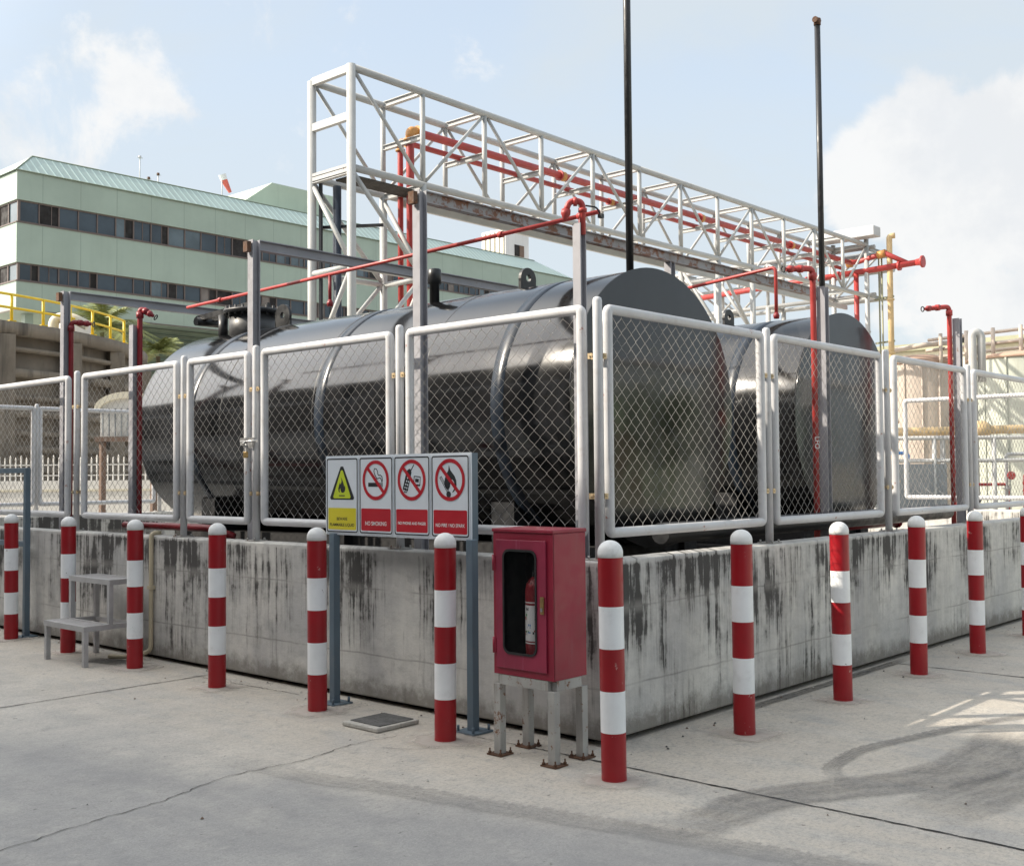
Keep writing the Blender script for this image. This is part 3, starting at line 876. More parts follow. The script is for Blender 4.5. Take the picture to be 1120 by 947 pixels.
def ibar(name, a, b, w_, h_, mat='gantry', parent=None):
    mb = MB(); hbeam(mb, a, b, w_, h_, .015); return mb.build(name, M[mat], parent or G)
for k, x in enumerate(nodes):
    if k:
        ibar('cross_beam', (x, GN + .07, zt(x)), (x, GF - .07, zt(x)), .1, .12)
        ibar('cross_beam', (x, GN + .05, 8.50), (x, GF - .05, 8.50), .09, .11)
    ibar('cross_beam', (x, GN + .07, zb(x) - .05), (x, GF - .07, zb(x) - .05), .1, .13)
# solid end frame
for z_ in (zt(8.4) - .02, 8.50, zb(8.4)):
    mb = MB(); mb.bar((8.4, GN + .07, z_), (8.4, GF - .07, z_), .1, .15); mb.build('end_rail', M['gantry'], G)
for x, yy, z1 in ((8.4, GN, zt(8.4) + .05), (8.4, GF, zt(8.4)), (10.27, GN, zb(10)), (10.27, GF, zb(10)),
                  (21.5, GN, 7.6), (21.5, GF, 7.6), (23.35, GN, 7.6), (23.35, GF, 7.6), (31.0, GN, 9.62), (31.0, GF, 9.5)):
    member('leg', (x, yy, 0), (x, yy, z1), .088 if x < 9 else .08, n=12)
for yy in (GN, GF):
    for xa, xb in ((8.4, 10.27), (21.5, 23.35)):
        zz = [7.40, 5.6, 3.7, 1.8]
        for k in range(3):
            if k % 2 == 0: member('brace', (xa + .05, yy, zz[k]), (xb - .05, yy, zz[k + 1] + .05), .048)
            else: member('brace', (xb - .05, yy, zz[k]), (xa + .05, yy, zz[k + 1] + .05), .048)
            member('strut', (xa, yy, zz[k + 1]), (xb, yy, zz[k + 1]), .055)
for xa in (8.4, 10.27, 21.5, 23.35):
    zz = [7.40, 5.6, 3.7, 1.8]
    for k in range(3):
        p, q = (GF, GN) if k % 2 == 0 else (GN, GF)
        member('brace', (xa, p, zz[k]), (xa, q, zz[k + 1] + .05), .048)
        member('strut', (xa, GN, zz[k + 1]), (xa, GF, zz[k + 1]), .06)
wk = MB()
for k in range(12):
    wk.box(8.55, 21.0, GN + .14 + k * .045, GN + .16 + k * .045, zb(10) - .13, zb(10) - .09)
for x in [8.6 + .35 * k for k in range(36)]:
    wk.box(x, x + .02, GN + .12, GN + .68, zb(10) - .128, zb(10) - .092)
wk.build('walkway_grating', M['dark_grate'], G)
lx = MB(); lx.box(10.3, 31, GN + .72, GN + .80, zb(10) - .30, zb(10) - .16); lx.build('walkway_edge', M['gantry'], G)
# black conduits at the left end
t_ = thing('conduit', 'thick blue black conduit rising at the left end of the white gantry', 'conduit', (8.75, 13.2, 0))
mb = MB(); mb.tube((8.75, 13.25, 0), (8.75, 13.25, 7.35), .085, 12); mb.build('pipe', M['blue_black'], t_)
mb = MB(); mb.tube((8.95, 13.1, 0), (8.95, 13.1, 7.4), .025, 8); mb.tube((8.5, 13.45, 0), (8.5, 13.45, 7.4), .04, 8); mb.build('thin_pipe', M['black'], t_)
mb = MB(); mb.bar((8.6, 13.55, 6.55), (9.3, 12.5, 6.55), .05, .06); mb.build('clamp_bar', M['black'], t_)
# red fire mains
def main(label, pts, r, ypt, el, flanges):
    t_ = thing('fire_main', label, 'pipe', pts[0], 'red fire mains inside the gantry')
    mb = MB(); mb.path(pts, r, 12, bend=.16)
    for f_ in flanges: mb.lathe([(r * 1.5, -.02), (r * 1.5, .02)], (f_, pts[1][1], pts[1][2]), (1, 0, 0), 14)
    mb.build('pipe', M['pipe_red'], t_)
    a = Vector(pts[1]); eb = MB()
    eb.path([a + Vector((0, 0, -.2)), a, a + Vector((.2, 0, 0))], r * 1.18, 12, bend=.16)
    eb.lathe([(r * 1.7, -.02), (r * 1.7, .02)], a + Vector((0, 0, -.2)), n=14); eb.lathe([(r * 1.7, -.02), (r * 1.7, .02)], a + Vector((.2, 0, 0)), (1, 0, 0), 14)
    eb.build('elbow', M['orange'], t_)
    for f_ in flanges:
        cb = MB(); cb.lathe([(r * 1.35, -.07), (r * 1.35, .07)], (f_ + .1, pts[1][1], pts[1][2]), (1, 0, 0), 14); cb.build('coupling', M['orange'], t_)
    return t_
main('thicker red fire main rising at the left and running inside the white gantry', [(10.36, 12.86, 0), (10.36, 12.86, 8.75), (30.7, 12.86, 8.77)], .085, 12.9, .1, (15.2, 21.3, 26.5))
main('thinner red fire main running beside the thick one inside the white gantry', [(10.34, 13.14, 0), (10.34, 13.14, 8.58), (30.7, 13.14, 8.60)], .06, 12.9, .1, (17.5,))
# right-hand end: second gantry, ducts, pipes
G2 = thing('pipe_gantry', 'second white pipe rack joining the far right end of the gantry', 'gantry', (31.3, 12.4, 0))
ys = [12.5 + 1.9 * k for k in range(9)]
for x in (31.25, 32.4):
    for z_ in (7.66, 9.30):
        member('chord', (x, 12.2, z_), (x, ys[-1], z_), .075, parent=G2, n=10)
    for k, y in enumerate(ys):
        member('upright', (x, y, 7.66), (x, y, 9.30), .06, parent=G2)
        if k < len(ys) - 1:
            a, b = ((7.7, 9.26) if k % 2 else (9.26, 7.7))
            member('brace', (x, y, a), (x, ys[k + 1], b), .042, parent=G2)
for y in ys:
    ibar('cross_beam', (31.3, y, 7.66), (32.4, y, 7.66), .1, .12, parent=G2)
    ibar('cross_beam', (31.3, y, 9.3), (32.4, y, 9.3), .1, .12, parent=G2)
for x, y in ((31.25, 16.3), (32.4, 16.3), (31.25, 23.9), (32.4, 20.1)):
    member('leg', (x, y, 0), (x, y, 7.66), .09, parent=G2)
for k in range(4):
    z_ = 1.6 * k
    member('brace', (31.0, 13.6, z_ + (0 if k % 2 else 1.6)), (31.0, 12.3, z_ + (1.6 if k % 2 else 0)), .04, parent=G2)
for x, z_, r in ((31.5, 9.05, .10), (31.8, 9.08, .12), (32.1, 8.6, .10)):
    mb = MB(); mb.tube((x, 11.9, z_), (x, 27, z_), r, 12)
    tag(mb.build('white_pipe', M['gantry']), ['lower white pipe lying along the far pipe rack', 'thickest white pipe lying high along the far pipe rack', 'white pipe on the far side of the pipe rack'][(r > .11) + 2 * (z_ < 9)], 'pipe', 'white pipes on the far pipe rack')
mb = MB(); mb.box(30.4, 30.95, 11.85, 14.2, 9.53, 9.86)
tag(mb.build('duct', M['lightgrey'], bevel=.02), 'pale grey box duct on top of the right end of the gantry', 'duct')
t_ = thing('fire_pipe', 'red flanged pipe poking out to the right of the gantry end', 'pipe', (31, 11, 8.5))
mb = MB(); mb.tube((31.0, 20.5, 8.22), (31.0, 10.5, 8.52), .10, 14)
for y in (13.4, 14.6, 11.25): mb.lathe([(.16, -.04), (.16, .04)], (31, y, 8.50 - (y - 10.5) * .03), (0, 1, 0), 16)
mb.path([(30.7, 12.86, 8.77), (31.0, 12.7, 8.80), (31.0, 11.75, 8.98), (31.05, 10.95, 8.52)], .085, 12, bend=.08)
mb.lathe([(.11, -.12), (.12, 0), (.20, .06), (.20, .12)], (31.0, 10.55, 8.52), (0, -1, 0), 18)
mb.tube((30.95, 12.75, 4), (30.95, 12.75, 8.4), .085, 10)
mb.build('pipe', M['pipe_red'], t_)
mb = MB(); mb.lathe([(.13, -.14), (.13, .14)], (31, 11.85, 8.96), (0, 1, -.15), 14); mb.lathe([(.14, -.09), (.14, .09)], (31, 13.0, 8.79), (0, 1, 0), 14); mb.build('valve', M['orange'], t_)
mb = MB(); mb.path([(31.1, 11.62, 0), (31.1, 11.62, 9.55), (31.19, 11.46, 9.56)], .095, 14, bend=.2)
for z_ in (3, 5.6, 7.4): mb.lathe([(.13, -.03), (.13, .03)], (31.1, 11.62, z_), n=14)
tag(mb.build('yellow_pipe', M['yellow_pipe']), 'upright ochre yellow pipe with a bent top at the far right gantry end', 'pipe')
mb = MB()
for dx, dy in ((.0, .35), (.12, .5)):
    mb.tube((31.2 + dx, 11.6 + dy, 0), (31.2 + dx, 11.6 + dy, 8.9), .03, 8)
for z_ in (2, 4, 6, 7.5): mb.bar((31.1, 11.5, z_), (31.4, 12.3, z_), .04, .06)
tag(mb.build('cable_riser', M['olive']), 'thin olive cable risers behind the ochre yellow pipe', 'cable')

# ------------------------------------------------------------------ warning sign board
S = thing('warning_sign', 'board of four safety signs on two blue grey posts in front of the wall', 'sign', (-.22, 1.55, 0))
for y in (2.235, .875):
    mb = MB(); mb.box(-.235, -.180, y - .0275, y + .0275, .012, 1.20 if y > 1 else 1.20)
    p = mb.build('post', M['blue_steel'], S, bevel=.004)
    pb = MB(); pb.box(-.295, -.115, y - .085, y + .085, .002, .014)
    for sx in (-1, 1):
        for sy in (-1, 1): pb.lathe([(.009, 0), (.009, .035)], (-.205 + sx * .07, y + sy * .065, .014), n=6)
    pb.build('base_plate', M['blue_steel'], p)
mb = MB(); mb.box(-.195, -.14, .885, 2.33, 1.195, 1.745); mb.build('board_box', M['blue_steel'], S)
mb = MB(); mb.box(-.205, -.196, .882, 2.333, 1.192, 1.748); mb.build('board', M['board'], S)
def text(s, size, mat, o, u, v, parent, sx=1., name='lettering', align='CENTER'):
    cu = bpy.data.curves.new(name, 'FONT'); cu.body = s; cu.size = size; cu.align_x = align; cu.align_y = 'CENTER'
    cu.offset = .0006
    ob = bpy.data.objects.new('tmp_text', cu); C.objects.link(ob)
    dg = bpy.context.evaluated_depsgraph_get(); dg.update()
    me0 = ob.evaluated_get(dg).to_mesh()
    vs = [tuple(x.co) for x in me0.vertices]; fs = [list(p.vertices) for p in me0.polygons]
    ob.evaluated_get(dg).to_mesh_clear()
    bpy.data.objects.remove(ob); bpy.data.curves.remove(cu)
    mb = MB(); o, u, v = Vector(o), Vector(u), Vector(v)
    for x in vs: mb.add(o + u * x[0] * sx + v * x[1])
    for f_ in fs: mb.face(f_)
    return mb.build(name, mat, parent)
U, V, N = Vector((0, -1, 0)), Vector((0, 0, 1)), Vector((-1, 0, 0))
def onplate(pl, cy, name, mat, fn, lift):
    mb = MB(); fn(mb, Vector((-.2095 - lift, cy, 1.47))); return mb.build(name, M[mat], pl)
PW, PH = .338, .520
def flat(pts):
    return lambda mb, o: mb.prism(pts, o, U, V, N * .0006)
def flats(lst):
    def f(mb, o):
        for p in lst: mb.prism(p, o, U, V, N * .0006)
    return f
def ring_(a, b):
    return lambda mb, o: mb.ringprism(a, b, o, U, V, N * .0006)
def thick(pts, w_):
    out = []
    for a, b in zip(pts, pts[1:]):
        d = Vector((b[0] - a[0], b[1] - a[1])); n = Vector((-d.y, d.x)).normalized() * w_ / 2; e = d.normalized() * w_ * .3
        out.append([(a[0] - n.x - e.x, a[1] - n.y - e.y), (b[0] - n.x + e.x, b[1] - n.y + e.y), (b[0] + n.x + e.x, b[1] + n.y + e.y), (a[0] + n.x - e.x, a[1] + n.y - e.y)])
    return out
FLAME = [(-.045, -.05), (-.025, -.06), (-.034, -.035), (-.022, -.012), (-.014, -.045), (-.002, -.06), (.020, -.06), (.040, -.05), (.050, -.02), (.042, .012),
         (.034, -.004), (.027, .022), (.014, .05), (-.006, .088), (-.004, .046), (-.018, .02), (-.028, .038), (-.040, .005), (-.050, -.02)]
plates = []
for k in range(4):
    cy = 2.333 - .0045 - (k + .5) * (1.451 - .009) / 4
    mb = MB(); mb.prism(rrect(PW + .012, PH + .012, .014), (-.2065, cy, 1.47), U, V, N * .0025)
    pl = mb.build('sign_plate', M['board'], S)
    tag(pl, ['yellow flammable liquid warning plate', 'no smoking plate', 'no phone and pager plate', 'no fire and no spark plate'][k])
    onplate(pl, cy, 'border_line', 'ink', ring_(rrect(PW, PH, .018), rrect(PW - .017, PH - .017, .012)), 0)
    oc = .105
    if k == 0:
        onplate(pl, cy, 'caption_field', 'ink_yellow', flat(rrect(.305, .152, .010, cy=-.165)), 0)
        tri = lambda s_: [(x * s_, y * s_) for x, y in ((-.118, -.092), (-.110, -.106), (.110, -.106), (.118, -.092), (.012, .128), (-.012, .128))]
        onplate(pl, cy, 'warning_triangle', 'ink', flat([(x * 1.12, y + .075) for x, y in tri(1.)]), 0)
        onplate(pl, cy, 'triangle_field', 'ink_lime', flat([(x * .86 * 1.12, y + .068) for x, y in tri(.84)]), .0008)
        onplate(pl, cy, 'flame_symbol', 'ink', flats([[(x * .78, y * .72 + .062) for x, y in FLAME], [(-.032, -.006), (.032, -.006), (.032, .001), (-.032, .001)]]), .0016)
        for s_, zz, sz in (('BEWARE', -.166, .029), ('FLAMMABLE LIQUID', -.208, .0285)):
            text(s_, sz, M['ink'], (-.2095 - .0010, cy, 1.47 + zz), U, V, pl, 1.05)
    else:
        onplate(pl, cy, 'caption_field', 'ink_red', flat(rrect(.305, .152, .010, cy=-.165)), 0)
        if k == 1:
            onplate(pl, cy, 'cigarette_symbol', 'ink', flats([[(-.078, .06), (.045, .06), (.045, .088), (-.078, .088)], [(.050, .06), (.057, .06), (.057, .088), (.050, .088)], [(.062, .06), (.07, .06), (.07, .088), (.062, .088)]]
                    + thick([(-.012, .185), (-.018, .165), (-.010, .145), (.002, .130), (.012, .115), (.03, .118), (.045, .122), (.058, .110), (.064, .092)], .006)
                    + thick([(-.012, .185), (.008, .182), (.020, .165), (.022, .148), (.030, .138), (.048, .140), (.064, .130), (.070, .105), (.064, .092)], .006)), 0)
            text('NO SMOKING', .038, M['ink_white'], (-.2095 - .0010, cy, 1.47 - .192), U, V, pl, .92)
        if k == 2:
            a = [(-.095, .045), (-.080, .018), (-.055, .015), (-.038, .035), (.0, .16), (-.015, .185), (-.035, .18), (-.055, .165)]
            ph_ = [(x * .9, y * .95 + .005) for x, y in a]
            onplate(pl, cy, 'phone_symbol', 'ink', flats([ph_] + thick([(-.008, .165), (.022, .205)], .007)
                    + thick([(.02, .075), (.08, .072), (.084, .125), (.026, .13), (.02, .075)], .006) + [[(.034, .092), (.068, .090), (.07, .112), (.036, .115)], [(.03, .068), (.08, .064), (.08, .074), (.03, .078)]]), 0)
            dots = []
            for r_ in range(5):
                for c_ in range(3):
                    x = -.072 + c_ * .018 + r_ * .0085; y = .035 + r_ * .021 - c_ * .004
                    dots.append(rrect(.009, .011, .003, 2, x, y))
            onplate(pl, cy, 'phone_key', 'board', flats(dots), .0008)
            text('NO PHONE AND PAGER', .0265, M['ink_white'], (-.2095 - .0010, cy, 1.47 - .182), U, V, pl, .93)
        if k == 3:
            fl_ = [(-.045, .06), (-.052, .085), (-.045, .115), (-.03, .145), (-.014, .165), (-.008, .20), (.004, .168), (.022, .150), (.044, .128), (.058, .10), (.060, .07), (.05, .045), (.034, .028),
                   (.020, .024), (.036, .045), (.044, .07), (.036, .095), (.022, .108), (.008, .104), (.004, .088), (.0, .06), (-.012, .045), (-.03, .044)]
            onplate(pl, cy, 'match_symbol', 'ink', flats([fl_, circ(.021, 18, -.012, .012)] + thick([(-.092, .118), (-.028, .030)], .004) + thick([(-.078, .128), (-.014, .038)], .004) + thick([(-.092, .118), (-.078, .128)], .004) + thick([(-.085, .123), (-.02, .034)], .003)), 0)
            text('NO FIRE / NO SPARK', .031, M['ink_white'], (-.2095 - .0010, cy, 1.47 - .188), U, V, pl, .92)
        onplate(pl, cy, 'prohibition_ring', 'ink_red', ring_(circ(.136, 40, 0, oc), circ(.112, 40, 0, oc)), .0016)
        onplate(pl, cy, 'prohibition_bar', 'ink_red', flats(thick([(-.083, oc + .083), (.083, oc - .083)], .024)), .0014)

# ------------------------------------------------------------------ fire extinguisher cabinet
K = thing('fire_cabinet', 'faded crimson metal cabinet with glazed door on a rusty four legged stand', 'cabinet', (-.385, .17, 0))
x0, x1, y0, y1, z0, z1 = -.525, -.235, -.055, .395, .465, 1.275
mb = MB()
mb.box(x0 + .002, x1, y0, y0 + .012, z0, z1); mb.box(x0 + .002, x1, y1 - .012, y1, z0, z1)
mb.box(x1 - .012, x1 - .001, y0 + .012, y1 - .012, z0, z1)
mb.box(x0 + .002, x1 - .012, y0 + .012, y1 - .012, z0, z0 + .012)
mb.ringprism(rrect(y1 - y0, z1 - z0, .001, 6), rrect(.35, .70, .001, 6), (x0 + .0, (y0 + y1) / 2, (z0 + z1) / 2), U, V, (.012, 0, 0))
body = mb.build('body', M['cab_side'], K, bevel=.003)
mb = MB(); mb.box(x0 - .008, x1 + .004, y0 - .006, y1 + .006, z1 + .001, z1 + .022); mb.build('top_plate', M['cab_side'], K, bevel=.005)
mb = MB(); mb.box(x1 - .016, x1 - .0125, y0 + .013, y1 - .013, z0 + .013, z1 - .002); mb.box(x0 + .02, x1 - .017, y1 - .0145, y1 - .0125, z0 + .013, z1 - .002); mb.box(x0 + .02, x1 - .017, y0 + .0125, y0 + .0145, z0 + .013, z1 - .002); mb.box(x0 + .02, x1 - .017, y0 + .015, y1 - .015, z0 + .0125, z0 + .0128); mb.build('interior_shade', M['black_matt'], K)  # black sheets added to darken the cabinet inside, standing in for shade
dc = ((y0 + y1) / 2 + .006, (z0 + z1) / 2 + .0)
mb = MB(); mb.ringprism(rrect(.375, .728, .002, 6), rrect(.250, .588, .045, 6, -.005, .015), (x0 - .002, dc[0], dc[1]), U, V, (-.010, 0, 0))
door = mb.build('door', M['cab'], K, bevel=.003)
mb = MB(); mb.ringprism(rrect(.256, .594, .048, 6, -.005, .015), rrect(.232, .568, .038, 6, -.005, .015), (x0 - .0125, dc[0], dc[1]), U, V, (-.006, 0, 0)); mb.build('gasket', M['black_matt'], door)
mb = MB(); mb.prism(rrect(.245, .58, .04, 6, -.005, .015), (x0 - .006, dc[0], dc[1]), U, V, (.003, 0, 0)); mb.build('glass_pane', M['pane'], door)
mb = MB(); mb.box(x0 - .022, x0 - .012, .0, .024, .83, .925); mb.build('handle', M['brass'], door, bevel=.002)
mb = MB(); mb.box(x0 - .026, x0 - .022, .005, .019, .845, .865); mb.build('keyhole', M['zinc'], door)
for zz in (1.10, .63):
    mb = MB(); mb.lathe([(.009, -.045), (.009, .045)], (x0 - .012, y1 - .012, zz), n=10); mb.box(x0 - .014, x0 - .002, y1 - .03, y1 - .006, zz - .04, zz + .04); mb.build('hinge', M['cab_side'], K)
mb = MB()
for yy in (y0 + .0, y1 - .045):
    mb.box(x0 + .03, x1 - .045, yy + .004, yy + .041, z0 - .058, z0 - .001)
mb.box(x0 + .0, x0 + .035, y0 + .045, y1 - .045, z0 - .057, z0 - .002); mb.box(x1 - .04, x1, y0 + .045, y1 - .045, z0 - .057, z0 - .002)
mb.build('stand_frame', M['stand'], K)
for x, y in ((x0 + .022, y1 - .022), (x0 + .022, y0 + .022), (x1 - .022, y0 + .022), (x1 - .022, y1 - .022)):
    mb = MB()
    mb.box(x - .024, x + .024, y - .024, y + .024, .0101, z0 - .059)
    lg = mb.build('leg', M['stand'], K)
    pb = MB(); pb.box(x - .055, x + .055, y - .055, y + .055, .002, .010)
    for a in (-1, 1):
        for b in (-1, 1): pb.lathe([(.010, 0), (.010, .012), (.005, .013), (.005, .03)], (x + a * .042, y + b * .042, .010), n=6)
    pb.build('foot_plate', M['rust'], lg)
X = thing('fire_extinguisher', 'red fire extinguisher with white label inside the glazed cabinet', 'fire extinguisher', (-.43, .152, .478))
ex, ey = -.43, .152
mb = MB(); mb.lathe([(.058, .478), (.062, .49), (.062, .95), (.055, .985), (.035, 1.01), (.02, 1.025)], (ex, ey, 0), n=28); mb.build('cylinder', M['pipe_dkred'], X)
mb = MB(); mb.lathe([(.0628, .665), (.0628, .865)], (ex, ey, 0), n=28, caps=False); lbl = mb.build('label_wrap', M['ink_white'], X)
mb = MB(); mb.lathe([(.063, .878), (.063, .884)], (ex, ey, 0), n=28, caps=False); mb.lathe([(.0632, .65), (.0632, .657)], (ex, ey, 0), n=28, caps=False); mb.build('stripe', M['ink_white'], X)
rnd = random.Random(4)
for mt in ('ink_red', 'ink_blue', 'ink_green', 'ink'):
    mb = MB()
    for q in range(7):
        a = R(180 + rnd.uniform(-70, 70)); zz = .68 + rnd.random() * .165; wd, hg = rnd.uniform(.06, .22), rnd.uniform(.006, .02)
        mb.poly([(ex + .0633 * math.cos(a + s_ * wd), ey + .0633 * math.sin(a + s_ * wd), zz + tt) for s_, tt in ((-1, 0), (1, 0), (1, hg), (-1, hg))])
    mb.build('label_mark', M[mt], lbl)
mb = MB(); mb.lathe([(.022, 1.02), (.022, 1.06)], (ex, ey, 0), n=12); mb.bar((ex, ey, 1.06), (ex + .09, ey, 1.085), .02, .012); mb.bar((ex, ey, 1.05), (ex + .09, ey, 1.035), .02, .01)
mb.path([(ex + .02, ey, 1.04), (ex + .09, ey, 1.02), (ex + .085, ey, .7)], .010, 8, bend=.05)
mb.build('valve_hose', M['black'], X)

# ------------------------------------------------------------------ step stool, drain, frame, drain pipe
T = thing('step_stool', 'grey metal two step stool standing between two bollards at the wall', 'step stool', (-.36, 5.43, 0))
def tread(x0, x1, z, y0=5.06, y1=5.80):
    mb = MB()
    mb.ringprism([(x0, y0), (x1, y0), (x1, y1), (x0, y1)], [(x0 + .035, y0 + .035), (x1 - .035, y0 + .035), (x1 - .035, y1 - .035), (x0 + .035, y1 - .035)], (0, 0, z - .045), (1, 0, 0), (0, 1, 0), (0, 0, .045))
    n = 5
    for k in range(n):
        a = x0 + .042 + (x1 - x0 - .084) * k / n
        mb.box(a, a + (x1 - x0 - .084) / n * .72, y0 + .035, y1 - .035, z - .012, z - .002)
    for k in range(10):
        yy = y0 + .06 + k * (y1 - y0 - .12) / 9.
        mb.box(x0 + .04, x1 - .04, yy, yy + .012, z - .02, z - .0125)
    return mb.build('tread', M['stool'], T)
tread(-.63, -.385, .345); tread(-.40, -.12, .725)
def leg(x, y, z): MB().box(x - .02, x + .02, y - .02, y + .02, 0.001, z).build('leg', M['stool'], T)
for y in (5.085, 5.775):
    leg(-.605, y, .30); leg(-.145, y, .68)
    MB().box(-.40, -.36, y - .02, y + .02, .3455, .68).build('leg', M['stool'], T)
    MB().box(-.384, -.166, y - .018, y + .018, .302, .342).build('side_rail', M['stool'], T)
MB().box(-.16, -.13, 5.11, 5.75, .30, .335).build('back_rail', M['stool'], T)
D = thing('drain_cover', 'square black drain cover in a raised concrete rim on the ground', 'drain cover', (-.44, 1.47, 0))
mb = MB(); mb.box(-.62, -.26, 1.31, 1.65, .003, .030); mb.build('rim', M['curb'], D, bevel=.006)
mb = MB(); mb.box(-.575, -.285, 1.335, 1.625, .0305, .036)
mb.build('lid', M['lid'], D, bevel=.003)
F = thing('tube_barrier', 'blue grey square tube frame standing at the left edge before the wall', 'barrier', (-.09, 8, 0))
for y in (7.33, 9.0):
    mb = MB(); mb.box(-.12, -.065, y - .0275, y + .0275, .012, 1.72); p = mb.build('upright', M['blue_steel'], F, bevel=.004)
    pb = MB(); pb.box(-.18, -.008, y - .09, y + .09, .002, .012)
    for sy in (-1, 1): pb.lathe([(.009, 0), (.009, .03)], (-.155, y + sy * .07, .012), n=6)
    pb.build('base_plate', M['blue_steel'], p)
for z_ in (1.6925, .94):
    mb = MB(); mb.box(-.119, -.066, 7.3575, 8.9725, z_ - .0265, z_ + .0265); mb.build('rail', M['blue_steel'], F, bevel=.004)
P = thing('drain_pipe', 'thin beige plastic pipe running down the wall behind the step stool', 'pipe', (-.03, 5.52, 0))
mb = MB(); mb.path([(.06, 5.02, 1.115), (-.028, 5.02, 1.115), (-.028, 5.02, .07), (-.2, 5.16, .03), (-.26, 5.32, .028)], .020, 10, bend=.06); mb.build('pipe', M['pvc'], P)
mb = MB(); mb.box(-.052, -.003, 4.99, 5.05, .62, .65); mb.build('bracket', M['pvc'], P)
mb = MB(); mb.box(.42, .75, .75, 1.0, 1.16, 1.20)
for x, y in ((.45, .78), (.72, .78), (.45, .97), (.72, .97)): mb.box(x - .02, x + .02, y - .02, y + .02, 0.002, 1.16)
tag(mb.build('step_platform', M['gantry']), 'small white platform inside the compound right behind the sign board', 'platform')
# lettering on the red riser
text('LFO', .062, M['ink_white'], (3.674, .484, 1.86), Vector((0, 0, -1)), Vector((.7, -.7, 0)).normalized() * 1.0, bpy.data.objects['spray_riser.002'], 1.)

# ------------------------------------------------------------------ green office building
Bd = thing('green_building', 'long pale green clad office block with two dark window bands far left', 'building', (60, 82, 0))
BX0, BX1, BY0, BY1 = 30., 93., 75.46, 100.
def band_box(z0, z1, name='wall'):
    mb = MB()
    mb.mi = 0; mb.poly([(BX0, BY0, z0), (BX1, BY0, z0), (BX1, BY0, z1), (BX0, BY0, z1)]); mb.poly([(BX1, BY1, z0), (BX0, BY1, z0), (BX0, BY1, z1), (BX1, BY1, z1)])
    mb.mi = 1; mb.poly([(BX0, BY1, z0), (BX0, BY0, z0), (BX0, BY0, z1), (BX0, BY1, z1)]); mb.poly([(BX1, BY0, z0), (BX1, BY1, z0), (BX1, BY1, z1), (BX1, BY0, z1)])
    mb.mi = 0; mb.poly([(BX0, BY0, z1), (BX1, BY0, z1), (BX1, BY1, z1), (BX0, BY1, z1)]); mb.poly([(BX0, BY1, z0), (BX1, BY1, z0), (BX1, BY0, z0), (BX0, BY0, z0)])
    return mb.build(name, [M['green_clad'], M['green_clad_end']], Bd)
band_box(21.68, 23.75); band_box(17.15, 20.08); band_box(13.7, 15.85)
for z0, z1 in ((20.08, 21.68), (15.85, 17.15)):
    mb = MB(); mb.box(BX0 + .35, BX1 - .35, BY0 + .35, BY1 - .3, z0, z1); mb.build('window_recess', M['mullion'], Bd)
rnd = random.Random(11)
for z0, z1 in ((20.08, 21.68), (15.85, 17.15)):
    x = BX0 + .15
    nw = 42; pitch = (BX1 - BX0 - .3) / nw
    for k in range(nw):
        mb = MB()
        a, b = x + k * pitch, x + (k + 1) * pitch
        mb.mi = 0
        mb.box(a, a + .09, BY0 + .12, BY0 + .3, z0 + .005, z1 - .005)
        mb.box(a + .09, b, BY0 + .14, BY0 + .3, z0 + .005, z0 + .10); mb.box(a + .09, b, BY0 + .14, BY0 + .3, z1 - .10, z1 - .005)
        q = rnd.random()
        split = a + .09 + (pitch - .09) * (rnd.choice((.5, .62, 1.)))
        mb.mi = 1 if q < .62 else (2 if q < .8 else (3 if q < .93 else 4))
        mb.box(a + .09, min(split, b), BY0 + .2, BY0 + .24, z0 + .1, z1 - .1)
        if split < b - .1:
            mb.mi = rnd.choice((1, 1, 2, 3))
            mb.box(split + .05, b, BY0 + .22, BY0 + .26, z0 + .1, z1 - .1)
            mb.mi = 0; mb.box(split, split + .05, BY0 + .16, BY0 + .27, z0 + .1, z1 - .1)
        mb.build('window', [M['mullion'], M['glassdark'], M['glassmid'], M['windowopen'], M['curtain']], Bd)
    for k in range(6):
        a, b = BY0 + .1 + k * 1.5, BY0 + 1.6 + k * 1.5
        mb = MB(); mb.box(BX0 + .12, BX0 + .3, a, a + .12, z0 + .005, z1 - .005); mb.box(BX0 + .14, BX0 + .3, a + .12, b, z0 + .005, z0 + .1); mb.box(BX0 + .14, BX0 + .3, a + .12, b, z1 - .1, z1 - .005)
        mb.mi = 1 + (k % 3 == 1); mb.box(BX0 + .2, BX0 + .24, a + .12, b, z0 + .1, z1 - .1)
        mb.build('window', [M['mullion'], M['glassmid'], M['windowopen']], Bd)
for z_ in (20.03, 15.80, 13.72):
    mb = MB(); mb.box(BX0 - .06, BX1, BY0 - .06, BY0 - .002, z_ - .03, z_ + .05); mb.box(BX0 - .06, BX0 - .002, BY0 - .002, BY1, z_ - .03, z_ + .05); mb.build('drip_edge', M['mullion'], Bd)
mb = MB(); mb.mi = 0
e0, r0, zr, ze = .0, 2.0, 25.55, 23.78
A = [(BX0 - .1, BY0 - .1, ze), (BX1 + .1, BY0 - .1, ze), (BX1 + .1, BY1, ze), (BX0 - .1, BY1, ze)]
Bq = [(BX0 + r0, BY0 + r0, zr), (BX1 - 4.2, BY0 + r0, zr), (BX1 - 4.2, BY1 - r0, zr), (BX0 + r0, BY1 - r0, zr)]
mb.poly([A[0], A[1], Bq[1], Bq[0]]); mb.poly([A[2], A[3], Bq[3], Bq[2]])
mb.mi = 1; mb.poly([A[1], A[2], Bq[2], Bq[1]]); mb.poly([A[3], A[0], Bq[0], Bq[3]]); mb.mi = 0; mb.poly(Bq)
mb.build('roof', [M['green_roof'], M['green_roof_end']], Bd)
